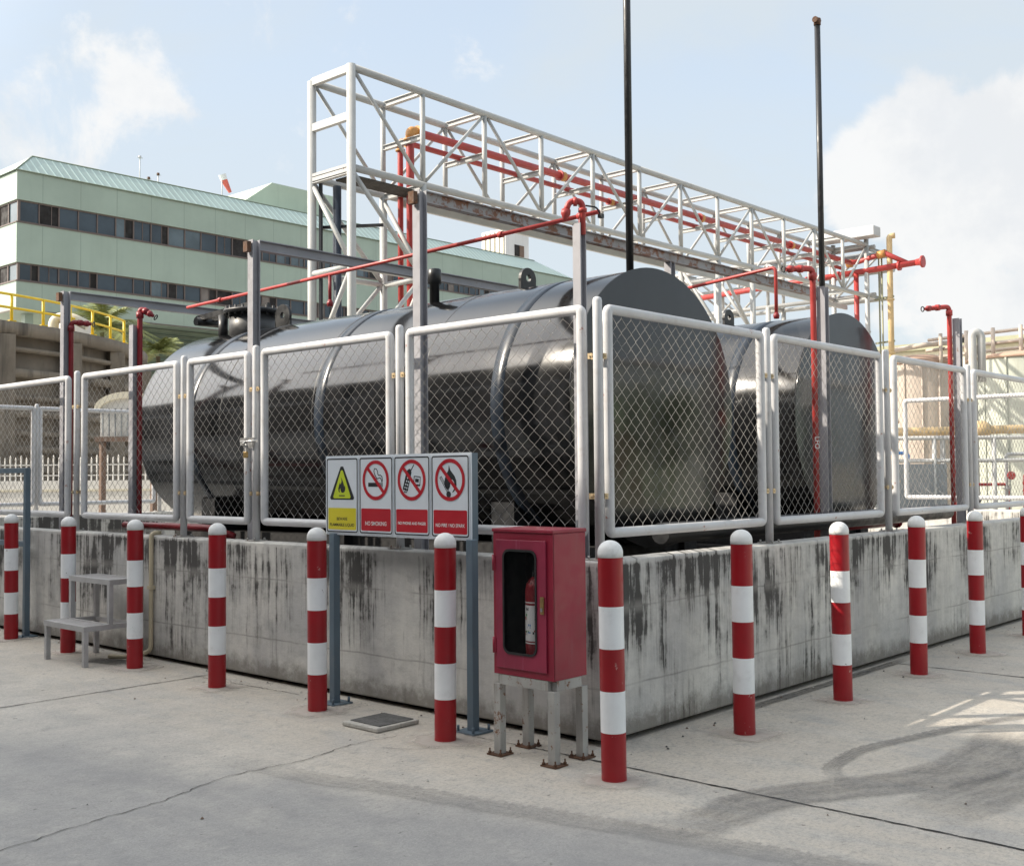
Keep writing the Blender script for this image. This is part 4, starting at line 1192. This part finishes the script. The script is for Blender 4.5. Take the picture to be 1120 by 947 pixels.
mb = MB(); mb.tube(Bq[0], Bq[1], .07, 6); mb.tube(A[0], Bq[0], .06, 6); mb.tube(A[0], A[1], .05, 6); mb.tube(A[0], A[3], .05, 6); mb.build('ridge_cap', M['louver'], Bd)
mb = MB(); mb.box(BX0 + 9.6, BX1 - 1, BY0 + 2.0, BY1 - 2, .0, 13.65); mb.build('ground_storey', M['louver'], Bd)
mb = MB()
for k in range(22):
    z_ = 6.0 + k * .34
    mb.prism([(0, 0), (.26, .10), (.26, .13), (0, .03)], (BX0 + 9.6, BY0 + 1.7, z_), (0, 1, 0), (0, 0, 1), (BX1 - BX0 - 10.6, 0, 0))
tag(mb.build('louver', M['louver'], Bd))
for x in (BX0 + 1.5, BX0 + 5.5):
    mb = MB(); mb.box(x - .3, x + .3, BY0 + 1.2, BY0 + 1.8, 0, 13.68); mb.build('column', M['green_clad'], Bd)
mb = MB()
pts = [(55.0, 27.4), (58.2, 29.75), (66.5, 29.75), (66.5, 25.4), (55, 25.4)]
mb.prism(pts, (0, 84, 0), (1, 0, 0), (0, 0, 1), (0, 9, 0))
mb.build('roof_block', M['green_block'], Bd)
W = thing('windsock', 'orange and white windsock on a pole above the green roof', 'windsock', (50, 80, 25.5))
mb = MB(); mb.tube((50, 80, 25.5), (50, 80, 28.1), .05, 8); mb.build('pole', M['lightgrey'], W)
mb = MB(); mb.mi = 1; mb.tube((50.0, 80, 28.2), (50.2, 80, 27.75), .34, 12, caps=False, r2=.3); mb.mi = 0; mb.tube((50.2, 80, 27.75), (50.85, 80, 26.75), .30, 12, caps=False, r2=.14); mb.build('sock', [M['sock'], M['ink_white']], W)
for x, h, lab in ((42.14, 28.1, 'tallest thin white antenna mast on the green roof'), (43.81, 27.0, 'short red tipped antenna on the green roof'), (42.95, 26.5, 'stubby dark antenna on the green roof between two masts')):
    mb = MB(); mb.mi = 0; mb.tube((x, 80, 25.5), (x, 80, h), .045, 6); mb.bar((x - .25, 80, h - .05), (x + .25, 80, h - .05), .05, .05)
    mb.mi = 1; mb.lathe([(.12, -.1), (.12, .1)], (x, 80, h), n=8)
    tag(mb.build('antenna', [M['lightgrey'], M['lightgrey'] if h > 28 else M['rust']]), lab, 'antenna', 'antennas on the green roof')
Tw = thing('white_tower', 'white clad tower with one dark opening behind the green roof', 'building', (130, 120, 0))
mb = MB(); mb.prism([(0, 0), (0, 42.5), (3.4, 42.9), (4.3, 42.4), (5.8, 42.4), (5.8, 0)], (130.7, 120, 0), (1, 0, 0), (0, 0, 1), (0, 5.4, 0)); mb.build('wall', M['white_tower'], Tw)
for k in range(5):
    mb = MB(); mb.box(130.45, 130.69, 120.3 + k * 1.05, 120.75 + k * 1.05, 30, 42.2); mb.build('rib', M['cream'], Tw)
mb = MB(); mb.box(132.9, 134.0, 119.9, 119.99, 38.2, 40.1); mb.build('opening', M['windowopen'], Tw)
mb = MB(); mb.box(134.1, 135.2, 119.88, 119.99, 38.2, 40.1); mb.build('shutter', M['brown'], Tw)
for x in (131.5, 133.4):
    mb = MB(); mb.tube((x, 122, 42.4), (x, 122, 43.6), .15, 8); mb.bar((x - .7, 122, 43.7), (x + .7, 122, 44.0), .15, .2); mb.build('roof_vent', M['grey_panel'], Tw)

# ------------------------------------------------------------------ round basin, railing, palm, walls at the left
bc, br, bz = Vector((7.80, 48.88, 0)), 14.97, 7.02
Ba = thing('round_basin', 'weathered round concrete basin with recessed panels at the far left', 'basin', bc)
mb = MB(); mb.lathe([(br - .45, 0), (br - .45, bz), (br - 1.2, bz + .001), (br - 1.2, bz - .35), (.05, bz - .35)], bc, n=96, caps=False); mb.build('wall', M['basin'], Ba)
mb = MB(); mb.lathe([(br - .46, bz - .42), (br, bz - .42), (br + .02, bz + .02), (br - .44, bz + .04)], bc, n=96, caps=False); mb.build('rim', M['basin'], Ba)
for k in range(30):
    a = R(-124 + 12.2 * k - .5)
    d = Vector((math.cos(a), math.sin(a), 0)); mb = MB()
    mb.bar(bc + d * (br - .22), bc + d * (br - .22) + Vector((0, 0, bz - .43)), .55, .62); mb.build('pilaster', M['basin'], Ba)
for z_, th, out in ((6.05, .16, .30), (5.15, .3, .34), (4.35, .2, .22), (3.75, .24, .34), (3.1, .2, .24), (2.5, .24, .34), (1.8, .2, .24)):
    mb = MB(); mb.lathe([(br - .5, z_), (br - .45 + out, z_ + .02), (br - .45 + out, z_ + th), (br - .5, z_ + th + .05)], bc, n=96, caps=False); mb.build('ledge', M['basin'], Ba)
Rl = thing('guard_railing', 'bright yellow two rail guard railing on the round concrete basin', 'railing', (bc.x, bc.y, bz))
def arc(r, z, a0, a1, n=60): return [bc + Vector((r * math.cos(R(a0 + (a1 - a0) * k / n)), r * math.sin(R(a0 + (a1 - a0) * k / n)), z)) for k in range(n + 1)]
for z_ in (bz + .98, bz + .52):
    mb = MB(); mb.path(arc(br - .2, z_, -140, -47.5), .045, 8); mb.build('rail', M['yellow'], Rl)
for k in range(17):
    a = R(-47.5 - 5.4 * k); q = bc + Vector(((br - .2) * math.cos(a), (br - .2) * math.sin(a), bz))
    mb = MB(); mb.tube(q, q + Vector((0, 0, 1.0)), .055, 8); mb.box(q.x - .12, q.x + .12, q.y - .12, q.y + .12, bz + .03, bz + .08); mb.build('rail_post', M['yellow'], Rl)
mb = MB(); mb.path([(14.05, 36.35, bz - .3), (14.05, 36.35, bz + .55), (14.5, 36.0, bz + .62), (15.0, 35.6, bz + .3)], .19, 12, bend=.35)
tag(mb.build('vent_elbow', M['cream']), 'cream bent vent pipe behind the yellow railing on the basin', 'pipe')
mb = MB(); mb.box(16.5, 17.6, 40.3, 41.3, bz - .33, bz + 1.15)
tag(mb.build('equipment_box', M['white_wall'], bevel=.15, seg=3), 'white rounded equipment box on the basin beside the palm', 'box')
def palm(x, y, h, rad, n, label, seed):
    t_ = thing('palm_tree', label, 'palm', (x, y, 0), 'palms behind the basin')
    rnd = random.Random(seed)
    mb = MB(); mb.path([(x + .3, y, 0), (x + .1, y, h * .5), (x, y, h - .2)], .2, 10, r2=.12); mb.build('trunk', M['trunk'], t_)
    mb = MB()
    for k in range(n):
        a = 2.4 * k + rnd.uniform(-.2, .2); el = R(rnd.uniform(8, 84)); L = rad * rnd.uniform(.8, 1.1)
        d = Vector((math.cos(a), math.sin(a), 0)); side = Vector((-d.y, d.x, 0))
        pts = []
        for j in range(12):
            s_ = j / 11
            pts.append(Vector((x, y, h)) + d * (L * s_ * math.cos(el) + .25 * L * s_ * s_) + Vector((0, 0, L * (s_ * math.sin(el) - (.25 + .45 * math.cos(el)) * s_ * s_))))
        mb.path(pts, .022, 4, caps=False, r2=.006)
        for j in range(1, 44):
            s_ = j / 44; f_ = s_ * 11; i = min(10, int(f_)); p = pts[i].lerp(pts[i + 1], f_ - i)
            ll = rad * .30 * math.sin(PI * min(1, s_ * .9 + .1)) ** .7 * rnd.uniform(.8, 1.15)
            dr = (pts[i + 1] - pts[i]).normalized()
            for sg in (-1, 1):
                e = p + (side * sg * .8 + dr * .55 + Vector((0, 0, -.38 + rnd.uniform(-.15, .1)))) * ll
                wv = dr * .026
                mb.poly([p - wv, p + wv, e])
    mb.build('crown', M['leaf'], t_)
palm(25.4, 54.3, 9.9, 2.7, 34, 'palm with feathery fronds rising behind the yellow railing', 2)
palm(28.2, 53.2, 8.7, 1.9, 24, 'smaller paler palm left of the nearer tank end, before the louvres', 5)
# white picket wall and arch
a, b = Vector((3.5, 31.0, 0)), Vector((13.5, 19.9, 0)); d = (b - a).normalized(); n = Vector((-d.y, d.x, 0))
Pw = thing('picket_wall', 'low white wall topped with short white pickets seen through the left fence', 'wall', (8, 26, 0))
mb = MB(); mb.bar(a + Vector((0, 0, .78)), b + Vector((0, 0, .78)), .2, 1.56); mb.build('wall', M['white_wall'], Pw)
mb = MB(); mb.bar(a + Vector((0, 0, 1.30)), b + Vector((0, 0, 1.30)), .24, .05); mb.build('coping', M['cream'], Pw)
mb = MB(); mb.bar(a + Vector((0, 0, 1.70)), b + Vector((0, 0, 1.70)), .03, .035); mb.bar(a + Vector((0, 0, 1.98)), b + Vector((0, 0, 1.98)), .03, .035); mb.build('picket_rail', M['white_wall'], Pw)
mb = MB(); L = (b - a).length; k = 0
while k * .145 < L:
    q = a + d * k * .145; hh = 2.12 if k % 2 else 2.18
    mb.bar(q + Vector((0, 0, 1.561)), q + Vector((0, 0, hh)), .035, .03); mb.lathe([(.03, 0), (.002, .07)], q + Vector((0, 0, hh)), n=4); k += 1
tag(mb.build('picket', M['white_wall'], Pw), kind='stuff')
Ar = thing('arched_gate', 'cream arched gate head with vertical bars on brown posts behind the left fence', 'gate', (8.4, 21.1, 0))
ac = Vector((8.52, 20.95, 0)); ad = Vector((.671, -.742, 0)); an = Vector((.742, .671, 0))
outer = [(.80 * math.cos(R(q)), 3.28 + .42 * math.sin(R(q))) for q in range(0, 181, 10)]; inner = [(.68 * math.cos(R(q)), 3.24 + .30 * math.sin(R(q))) for q in range(0, 181, 10)]
mb = MB(); mb.ringprism(outer + [(-.80, 3.16), (.80, 3.16)][0:0] , inner, ac, ad, (0, 0, 1), an * .2) if False else None
prof = outer + inner[::-1]
mb.prism(prof, ac, ad, (0, 0, 1), an * .18); mb.build('arch', M['cream'], Ar)
mb = MB(); mb.prism([(-.68, 2.62), (.68, 2.62)] + inner, ac + an * .10, ad, (0, 0, 1), an * .03); mb.build('panel', M['white_wall'], Ar)
mb = MB()
for k in range(9):
    q = ac + ad * (-.6 + k * .15) + an * .05; mb.bar(q + Vector((0, 0, 2.63)), q + Vector((0, 0, 3.3)), .03, .03)
mb.build('bar', M['grey_panel'], Ar)
mb = MB(); mb.prism([(-.78, 2.5), (.78, 2.5), (.78, 2.61), (-.78, 2.61)], ac, ad, (0, 0, 1), an * .2); mb.build('lintel', M['brown'], Ar)
for s_ in (-.62, .62):
    mb = MB(); mb.bar(ac + ad * s_ + an * .1, ac + ad * s_ + an * .1 + Vector((0, 0, 2.49)), .12, .12); mb.build('gate_post', M['brown'], Ar)

# ------------------------------------------------------------------ background at the right
def vtank(name, cx, cy, r, h, cone, mat, label):
    t_ = thing(name, label, 'tank', (cx, cy, 0), 'upright tanks behind the right hand fence')
    mb = MB(); mb.lathe([(r, 0), (r, h)], (cx, cy, 0), n=48, caps=False); mb.build('shell', M[mat], t_)
    mb = MB(); mb.lathe([(r + .05, h), (r + .06, h + .08), (r * .5, h + cone), (.05, h + cone * 1.2)], (cx, cy, 0), n=48); mb.build('roof', M['roof_brown'], t_)
    for k in range(14):
        an_ = 2 * PI * k / 14; mb = MB(); p = Vector((cx + (r + .02) * math.cos(an_), cy + (r + .02) * math.sin(an_), 0)); mb.bar(p, p + Vector((0, 0, h)), .05, .05); mb.build('stiffener', M[mat], t_)
    return t_
vtank('silo_tank', 35.3, 12.4, 1.35, 5.5, .35, 'tan_tank', 'tan upright tank behind the rust red riser at the right')
vtank('silo_tank', 33.0, 8.0, 1.7, 5.2, .25, 'grey_tank', 'grey green upright tank with vertical stiffeners at the right edge')
Wh = thing('warehouse', 'long cream shed with olive eaves behind the upright tanks at the right', 'building', (62, 20, 0))
mb = MB(); mb.box(60, 80, 2, 34, 0, 8.75); mb.build('wall', M['cream'], Wh)
mb = MB(); mb.box(59.4, 80, 2, 34.3, 8.76, 9.15); mb.build('roof_edge', M['olive'], Wh)
mb = MB(); mb.box(59.9, 59.99, 24, 30, 2, 4.5); mb.build('door', M['grey_panel'], Wh)
Hs = thing('green_gable_hut', 'small pale green gabled hut at the far right edge', 'building', (46, 11, 0))
mb = MB(); mb.box(46, 50, 8.4, 12.6, 0, 5.6); mb.build('wall', M['grey_tank'], Hs)
mb = MB(); mb.prism([(8.1, 5.6), (12.9, 5.6), (10.5, 7.0)], (45.7, 0, 0), (0, 1, 0), (0, 0, 1), (4.6, 0, 0)); mb.build('roof', M['green_roof'], Hs)
mb = MB(); mb.path([(25.3, 6.88, 0), (25.3, 6.88, 5.3), (25.38, 6.79, 5.36), (25.46, 6.70, 5.25), (25.46, 6.70, 4.0)], .11, 12, bend=.1)
tag(mb.build('vent_stack', M['gantry']), 'white upright vent stack with bent top right of the rust red riser', 'pipe')
mb = MB()
for z_, o_ in ((5.95, 0), (6.35, .2), (5.75, .5)):
    mb.tube((34.5 + o_, 11.8, z_), (33.5 + o_, 5.0, z_ + .1), .06, 8)
for k in range(7):
    p = Vector((34.3 - .14 * k, 11.2 - .95 * k, 5.3)); mb.tube(p, p + Vector((0, 0, 1.2)), .07, 8)
mb.path([(33.6, 13.2, 5.9), (33.9, 11.6, 6.1), (35.6, 11.0, 6.3)], .09, 8, bend=.2)
tag(mb.build('roof_piping', M['tan_tank']), 'tangle of tan pipes on top of the upright tanks at the right', 'pipe')
mb = MB(); mb.tube((43.05, 13.7, 4.5), (43.05, 13.7, 7.2), .04, 6); mb.lathe([(.16, -.2), (.16, .15), (.08, .2)], (43.05, 13.7, 7.3), n=10)
tag(mb.build('lamp_post', M['black']), 'thin mast with black lamp head above the tan tank', 'lamp')
Op = thing('yellow_pipeline', 'ochre yellow pipeline at low height seen through the right hand fence', 'pipe', (23, 6, 2.6))
mb = MB(); mb.tube((19.6, 10.6, 2.55), (28.0, 1.2, 2.75), .11, 12); mb.build('pipe', M['yellow_pipe'], Op)
mb = MB(); mb.lathe([(.15, -.22), (.22, -.1), (.22, .1), (.15, .22)], (23.6, 6.12, 2.66), (.67, -.74, 0), 14); mb.build('flange', M['yellow_pipe'], Op)
mb = MB(); mb.lathe([(.2, -.05), (.2, .05)], (26, 3.44, 2.7), (.67, -.74, 0), 14); mb.build('flange', M['yellow_pipe'], Op)
for q in (.15, .4, .75):
    p = Vector((19.6, 10.6, 0)).lerp(Vector((28, 1.2, 0)), q); mb = MB(); mb.bar(p, p + Vector((0, 0, 2.45)), .1, .1); mb.build('support', M['gantry'], Op)
Gr = thing('white_railing', 'white pipe railing over low grey panels behind the right hand fence', 'railing', (19, 5, 0))
p0, p1 = Vector((17.0, 7.3, 0)), Vector((23.0, .6, 0))
for z_ in (2.33, 1.84):
    mb = MB(); mb.tube(p0 + Vector((0, 0, z_)), p1 + Vector((0, 0, z_)), .045, 8); mb.build('rail', M['gantry'], Gr)
for k in range(8):
    p = p0.lerp(p1, k / 7); mb = MB(); mb.tube(p, p + Vector((0, 0, 2.35)), .05, 8); mb.build('rail_post', M['gantry'], Gr)
for k in range(6):
    if k in (2,): continue
    q0, q1 = p0.lerp(p1, k / 6 + .01), p0.lerp(p1, (k + 1) / 6 - .02)
    mb = MB(); mb.bar(q0 + Vector((0, 0, 1.25)), q1 + Vector((0, 0, 1.25)), .08, 1.05); mb.build('panel', M['grey_panel'] if k < 3 else M['lightgrey'], Gr)
Mf = thing('pipe_manifold', 'cluster of small white, blue and red pipes with valves behind the white railing', 'pipes', (20, 6, 0))
rd = random.Random(31)
for k in range(16):
    q = Vector((19.0, 8.6, 0)).lerp(Vector((25.5, .9, 0)), (k + rd.random() * .6) / 16); h_ = rd.uniform(1.2, 2.3)
    mt = M[rd.choice(('gantry', 'gantry', 'lightgrey', 'ink_blue', 'pipe_red', 'yellow_pipe', 'grey_panel'))]
    mb = MB(); dd = Vector((.65, -.76, 0)) * rd.uniform(.3, .9)
    mb.path([q, q + Vector((0, 0, h_)), q + Vector((0, 0, h_)) + dd, q + dd + Vector((0, 0, h_ - rd.uniform(.3, .9)))], rd.uniform(.03, .06), 8, bend=.1)
    mb.lathe([(.09, -.02), (.09, .02)], q + Vector((0, 0, h_ * .6)), n=10)
    pp = mb.build('pipe', mt, Mf)
    mb = MB(); mb.tube(q + Vector((-.09, -.08, h_ * .75)), q + Vector((-.2, -.18, h_ * .75)), .02, 6); mb.lathe([(.1, -.012), (.1, .012)], q + Vector((-.2, -.18, h_ * .75)), (-.75, -.66, 0), 12); mb.build('handwheel', M['pipe_red'] if k % 3 else M['black'], pp)
Lw = MB(); Lw.bar((15.6, 7.0, .35), (22, -.2, .35), .25, .7)
tag(Lw.build('low_wall', M['white_wall']), 'low pale wall in sun beyond the right hand fence', 'wall')
for k, (px_, py_, lab) in enumerate(((14.6, 3.3, 'red hydrant valve beyond the right fence, left one'), (16.6, 1.3, 'red hydrant valve beyond the right fence at the photo edge'))):
    t_ = thing('hydrant_valve', lab, 'valve', (px_, py_, 0))
    mb = MB(); mb.lathe([(.09, 0), (.09, .7), (.16, .72), (.16, .78), (.1, .8), (.1, 1.0), (.15, 1.02), (.05, 1.12)], (px_, py_, 0), n=14); mb.tube((px_ - .3, py_, .85), (px_ + .3, py_, .85), .07, 10); mb.build('body', M['pipe_red'], t_)
    mb = MB(); mb.path([(px_ + .17 * math.cos(q), py_ + .17 * math.sin(q), 1.16) for q in [2 * PI * j / 16 for j in range(17)]], .018, 6); mb.build('handwheel', M['pipe_red'], t_)

# ------------------------------------------------------------------ buildings behind the camera (cast the shade, mirrored in the tanks)
Fb = thing('factory_building', 'long dark factory block across the yard whose shadow covers the road', 'building', (-20, 12, 0))
def fx(y): return -14.9 + .06 * y
YA, YB, HH = -34., 60., 14.6
mb = MB(); mb.prism([(fx(YA), YA), (fx(YB), YB), (fx(YB) - 16, YB), (fx(YA) - 16, YA)], (0, 0, 0), (1, 0, 0), (0, 1, 0), (0, 0, HH - 1.4)); mb.build('wall', M['facade'], Fb)
mb = MB(); mb.prism([(fx(YA) + .02, YA), (fx(YB) + .02, YB), (fx(YB) - 16.1, YB), (fx(YA) - 16.1, YA)], (0, 0, HH - 1.395), (1, 0, 0), (0, 1, 0), (0, 0, 1.395)); mb.build('fascia', M['facade_band'], Fb)
for k in range(14):
    y = YA + 4 + k * 6.5; mb = MB(); mb.prism([(fx(y) + .03, y), (fx(y + 3.4) + .03, y + 3.4), (fx(y + 3.4) - .1, y + 3.4), (fx(y) - .1, y)], (0, 0, 7.5), (1, 0, 0), (0, 1, 0), (0, 0, 1.8)); mb.build('window', M['glassdark'], Fb)
    if k % 3 == 1:
        mb = MB(); mb.prism([(fx(y) + .03, y), (fx(y + 3.4) + .03, y + 3.4), (fx(y + 3.4) - .1, y + 3.4), (fx(y) - .1, y)], (0, 0, 0), (1, 0, 0), (0, 1, 0), (0, 0, 4.2)); mb.build('door', M['black_matt'], Fb)
Sd = thing('reflection_shed', 'green clad shed added out of view, mirrored in the tank ends', 'building', (22, -24, 0))  # unseen shed, added to give the tank ends a green reflection
mb = MB(); mb.box(6, 46, -36, -22, 0, 5.2); mb.build('wall', M['reflection_green'], Sd)
mb = MB(); mb.prism([(-36.5, 5.2), (-21.5, 5.2), (-29, 7.2)], (5.5, 0, 0), (0, 1, 0), (0, 0, 1), (41, 0, 0)); mb.build('roof', M['grey_tank'], Sd)
for k in range(5):
    mb = MB(); mb.box(9 + 7 * k, 12.5 + 7 * k, -22, -21.96, 0, 3.6); mb.build('door', M['brown'] if k % 2 else M['lightgrey'], Sd)

Tr = thing('reflection_tree', 'small round tree added out of view, seen only mirrored in the nearer tank end', 'tree', (16.9, -9.1, 0))  # made-up tree, placed to mirror as a round shape in the tank end
mb = MB(); mb.path([(16.9, -9.1, 0), (16.93, -9.05, 1.2), (16.9, -9.1, 2.6)], .09, 8, r2=.05); mb.build('trunk', M['trunk'], Tr)
mb = MB(); rd = random.Random(9)
for q in range(1500):
    v_ = Vector((rd.gauss(0, 1), rd.gauss(0, 1), rd.gauss(0, 1))).normalized() * (1.0 * rd.uniform(.45, 1) * (1 + .15 * math.sin(q)))
    p = Vector((16.9, -9.1, 2.85)) + v_; a_ = Vector((rd.gauss(0, 1), rd.gauss(0, 1), rd.gauss(0, 1))).normalized() * .08; b_ = a_.cross(v_ + Vector((.1, .2, .3))).normalized() * .05
    mb.poly([p - a_, p + b_, p + a_, p - b_])
mb.build('crown', M['dark_leaf'], Tr)

# ------------------------------------------------------------------ light, sky, camera
EL, AZ = 34., 137.
sd = Vector((math.cos(R(AZ)) * math.cos(R(EL)), math.sin(R(AZ)) * math.cos(R(EL)), math.sin(R(EL))))
sun = bpy.data.lights.new('sun', 'SUN'); sun.energy = 2.55; sun.angle = R(.55); sun.color = (1., .90, .76)
so = bpy.data.objects.new('sun', sun); C.objects.link(so); so.rotation_euler = (-sd).to_track_quat('-Z', 'Y').to_euler()

F_ = lambda yaw, pitch: Vector((math.cos(yaw) * math.cos(pitch), math.sin(yaw) * math.cos(pitch), math.sin(pitch)))
yaw, pitch, roll = R(42.12430376), R(2.16905), R(-.475161)
fwd = F_(yaw, pitch); rt = Vector((math.sin(yaw), -math.cos(yaw), 0)); up = rt.cross(fwd)
rt2 = rt * math.cos(roll) + up * math.sin(roll); up2 = up * math.cos(roll) - rt * math.sin(roll)
FPX = 1224.78
def skydir(px, py): return (fwd + rt2 * ((px - 560) / FPX) + up2 * ((473.5 - py) / FPX)).normalized()

wd = bpy.data.worlds.new('World'); sc.world = wd; wd.use_nodes = True
class WT(NT):
    def __init__(s, w): s.t = w.node_tree; s.n = s.t.nodes; s.b = s.n['Background']
t = WT(wd)
sky = t.node('ShaderNodeTexSky', sky_type='NISHITA'); sky.sun_disc = False
sky.sun_elevation = R(EL); sky.sun_rotation = R(90 - AZ); sky.air_density = 1.0; sky.dust_density = 1.2; sky.ozone_density = 1.0
gen = t.node('ShaderNodeTexCoord').outputs['Generated']
x, y, z = t.xyz(gen)
zz = t.math('MAXIMUM', z, .0)
den = t.math('ADD', zz, .16)
pv = t.vec(t.math('DIVIDE', x, den), t.math('DIVIDE', y, den), 0)
veil = t.noise(pv, .85, 8, .58, .5)
soft = t.noise(pv, .32, 4, .5)
horizon = t.ramp(z, -.02, .42, .50, .0)
k = t.math('ADD', t.math('ADD', t.ramp(veil, .38, .64, .30, .58), t.ramp(soft, .36, .62, .38, .48)), horizon)
k = t.math('MINIMUM', k, .93)
# one cumulus bank towards the right and small puffs at the left, fixed directions in the sky
def blob(px, py, rad, amp):
    d = skydir(px, py)
    o = t.node('ShaderNodeVectorMath', operation='DISTANCE'); t.put(o.inputs[0], gen); o.inputs[1].default_value = d
    return t.ramp(o.outputs['Value'], rad * .25, rad, amp, 0.)
puff = t.noise(gen, 11., 10, .62, .3)
cu = None
for px, py, rad, amp in ((1010, 165, .085, 1.), (1080, 190, .11, 1.), (960, 200, .075, .9), (1120, 150, .08, .9), (1190, 200, .14, 1.), (1050, 235, .10, .8), (1000, 330, .09, .55), (1080, 350, .11, .6),
                         (170, 95, .085, .47), (110, 90, .09, .45), (215, 105, .06, .40), (60, 150, .10, .42), (300, 150, .10, .30), (560, 30, .13, .26), (330, 20, .13, .30)):
    b_ = blob(px, py, rad, amp); cu = b_ if cu is None else t.math('MAXIMUM', cu, b_)
edge = t.math('ADD', cu, t.math('MULTIPLY', t.math('SUBTRACT', puff, .5), 1.5))
cum = t.ramp(edge, .34, .62, 0, 1)
shade = t.ramp(t.noise(gen, 8., 9, .62), .34, .56)
cumcol = t.mix(shade, (2.66, 2.70, 2.76), (3.06, 3.04, 3.0))
dt = t.node('ShaderNodeVectorMath', operation='DOT_PRODUCT'); t.put(dt.inputs[0], gen); dt.inputs[1].default_value = sd
veilcol = t.mix(t.ramp(dt.outputs['Value'], .42, .90), (2.20, 2.42, 2.58), (10.5, 10.2, 9.7))   # thin cloud is brighter towards the sun
skyc = t.mix(k, sky.outputs[0], veilcol)
skyc = t.mix(t.math('MULTIPLY', cum, .85), skyc, cumcol)
t.put(t.b.inputs[0], skyc); t.b.inputs[1].default_value = .118

cam = bpy.data.cameras.new('camera'); co = bpy.data.objects.new('camera', cam); C.objects.link(co)
cam.sensor_width = 36; cam.sensor_fit = 'HORIZONTAL'; cam.lens = 36 * FPX / 1120
cam.clip_start = .05; cam.clip_end = 2000
mt = Matrix((rt2, up2, -fwd)).transposed().to_4x4(); mt.translation = Vector((-5.2700576, -4.05002701, 1.6))
co.matrix_world = mt
sc.camera = co
sc.view_settings.view_transform = 'Standard'; sc.view_settings.look = 'None'
sc.view_settings.exposure = 1.45; sc.view_settings.gamma = 1; sc.view_settings.use_curve_mapping = False
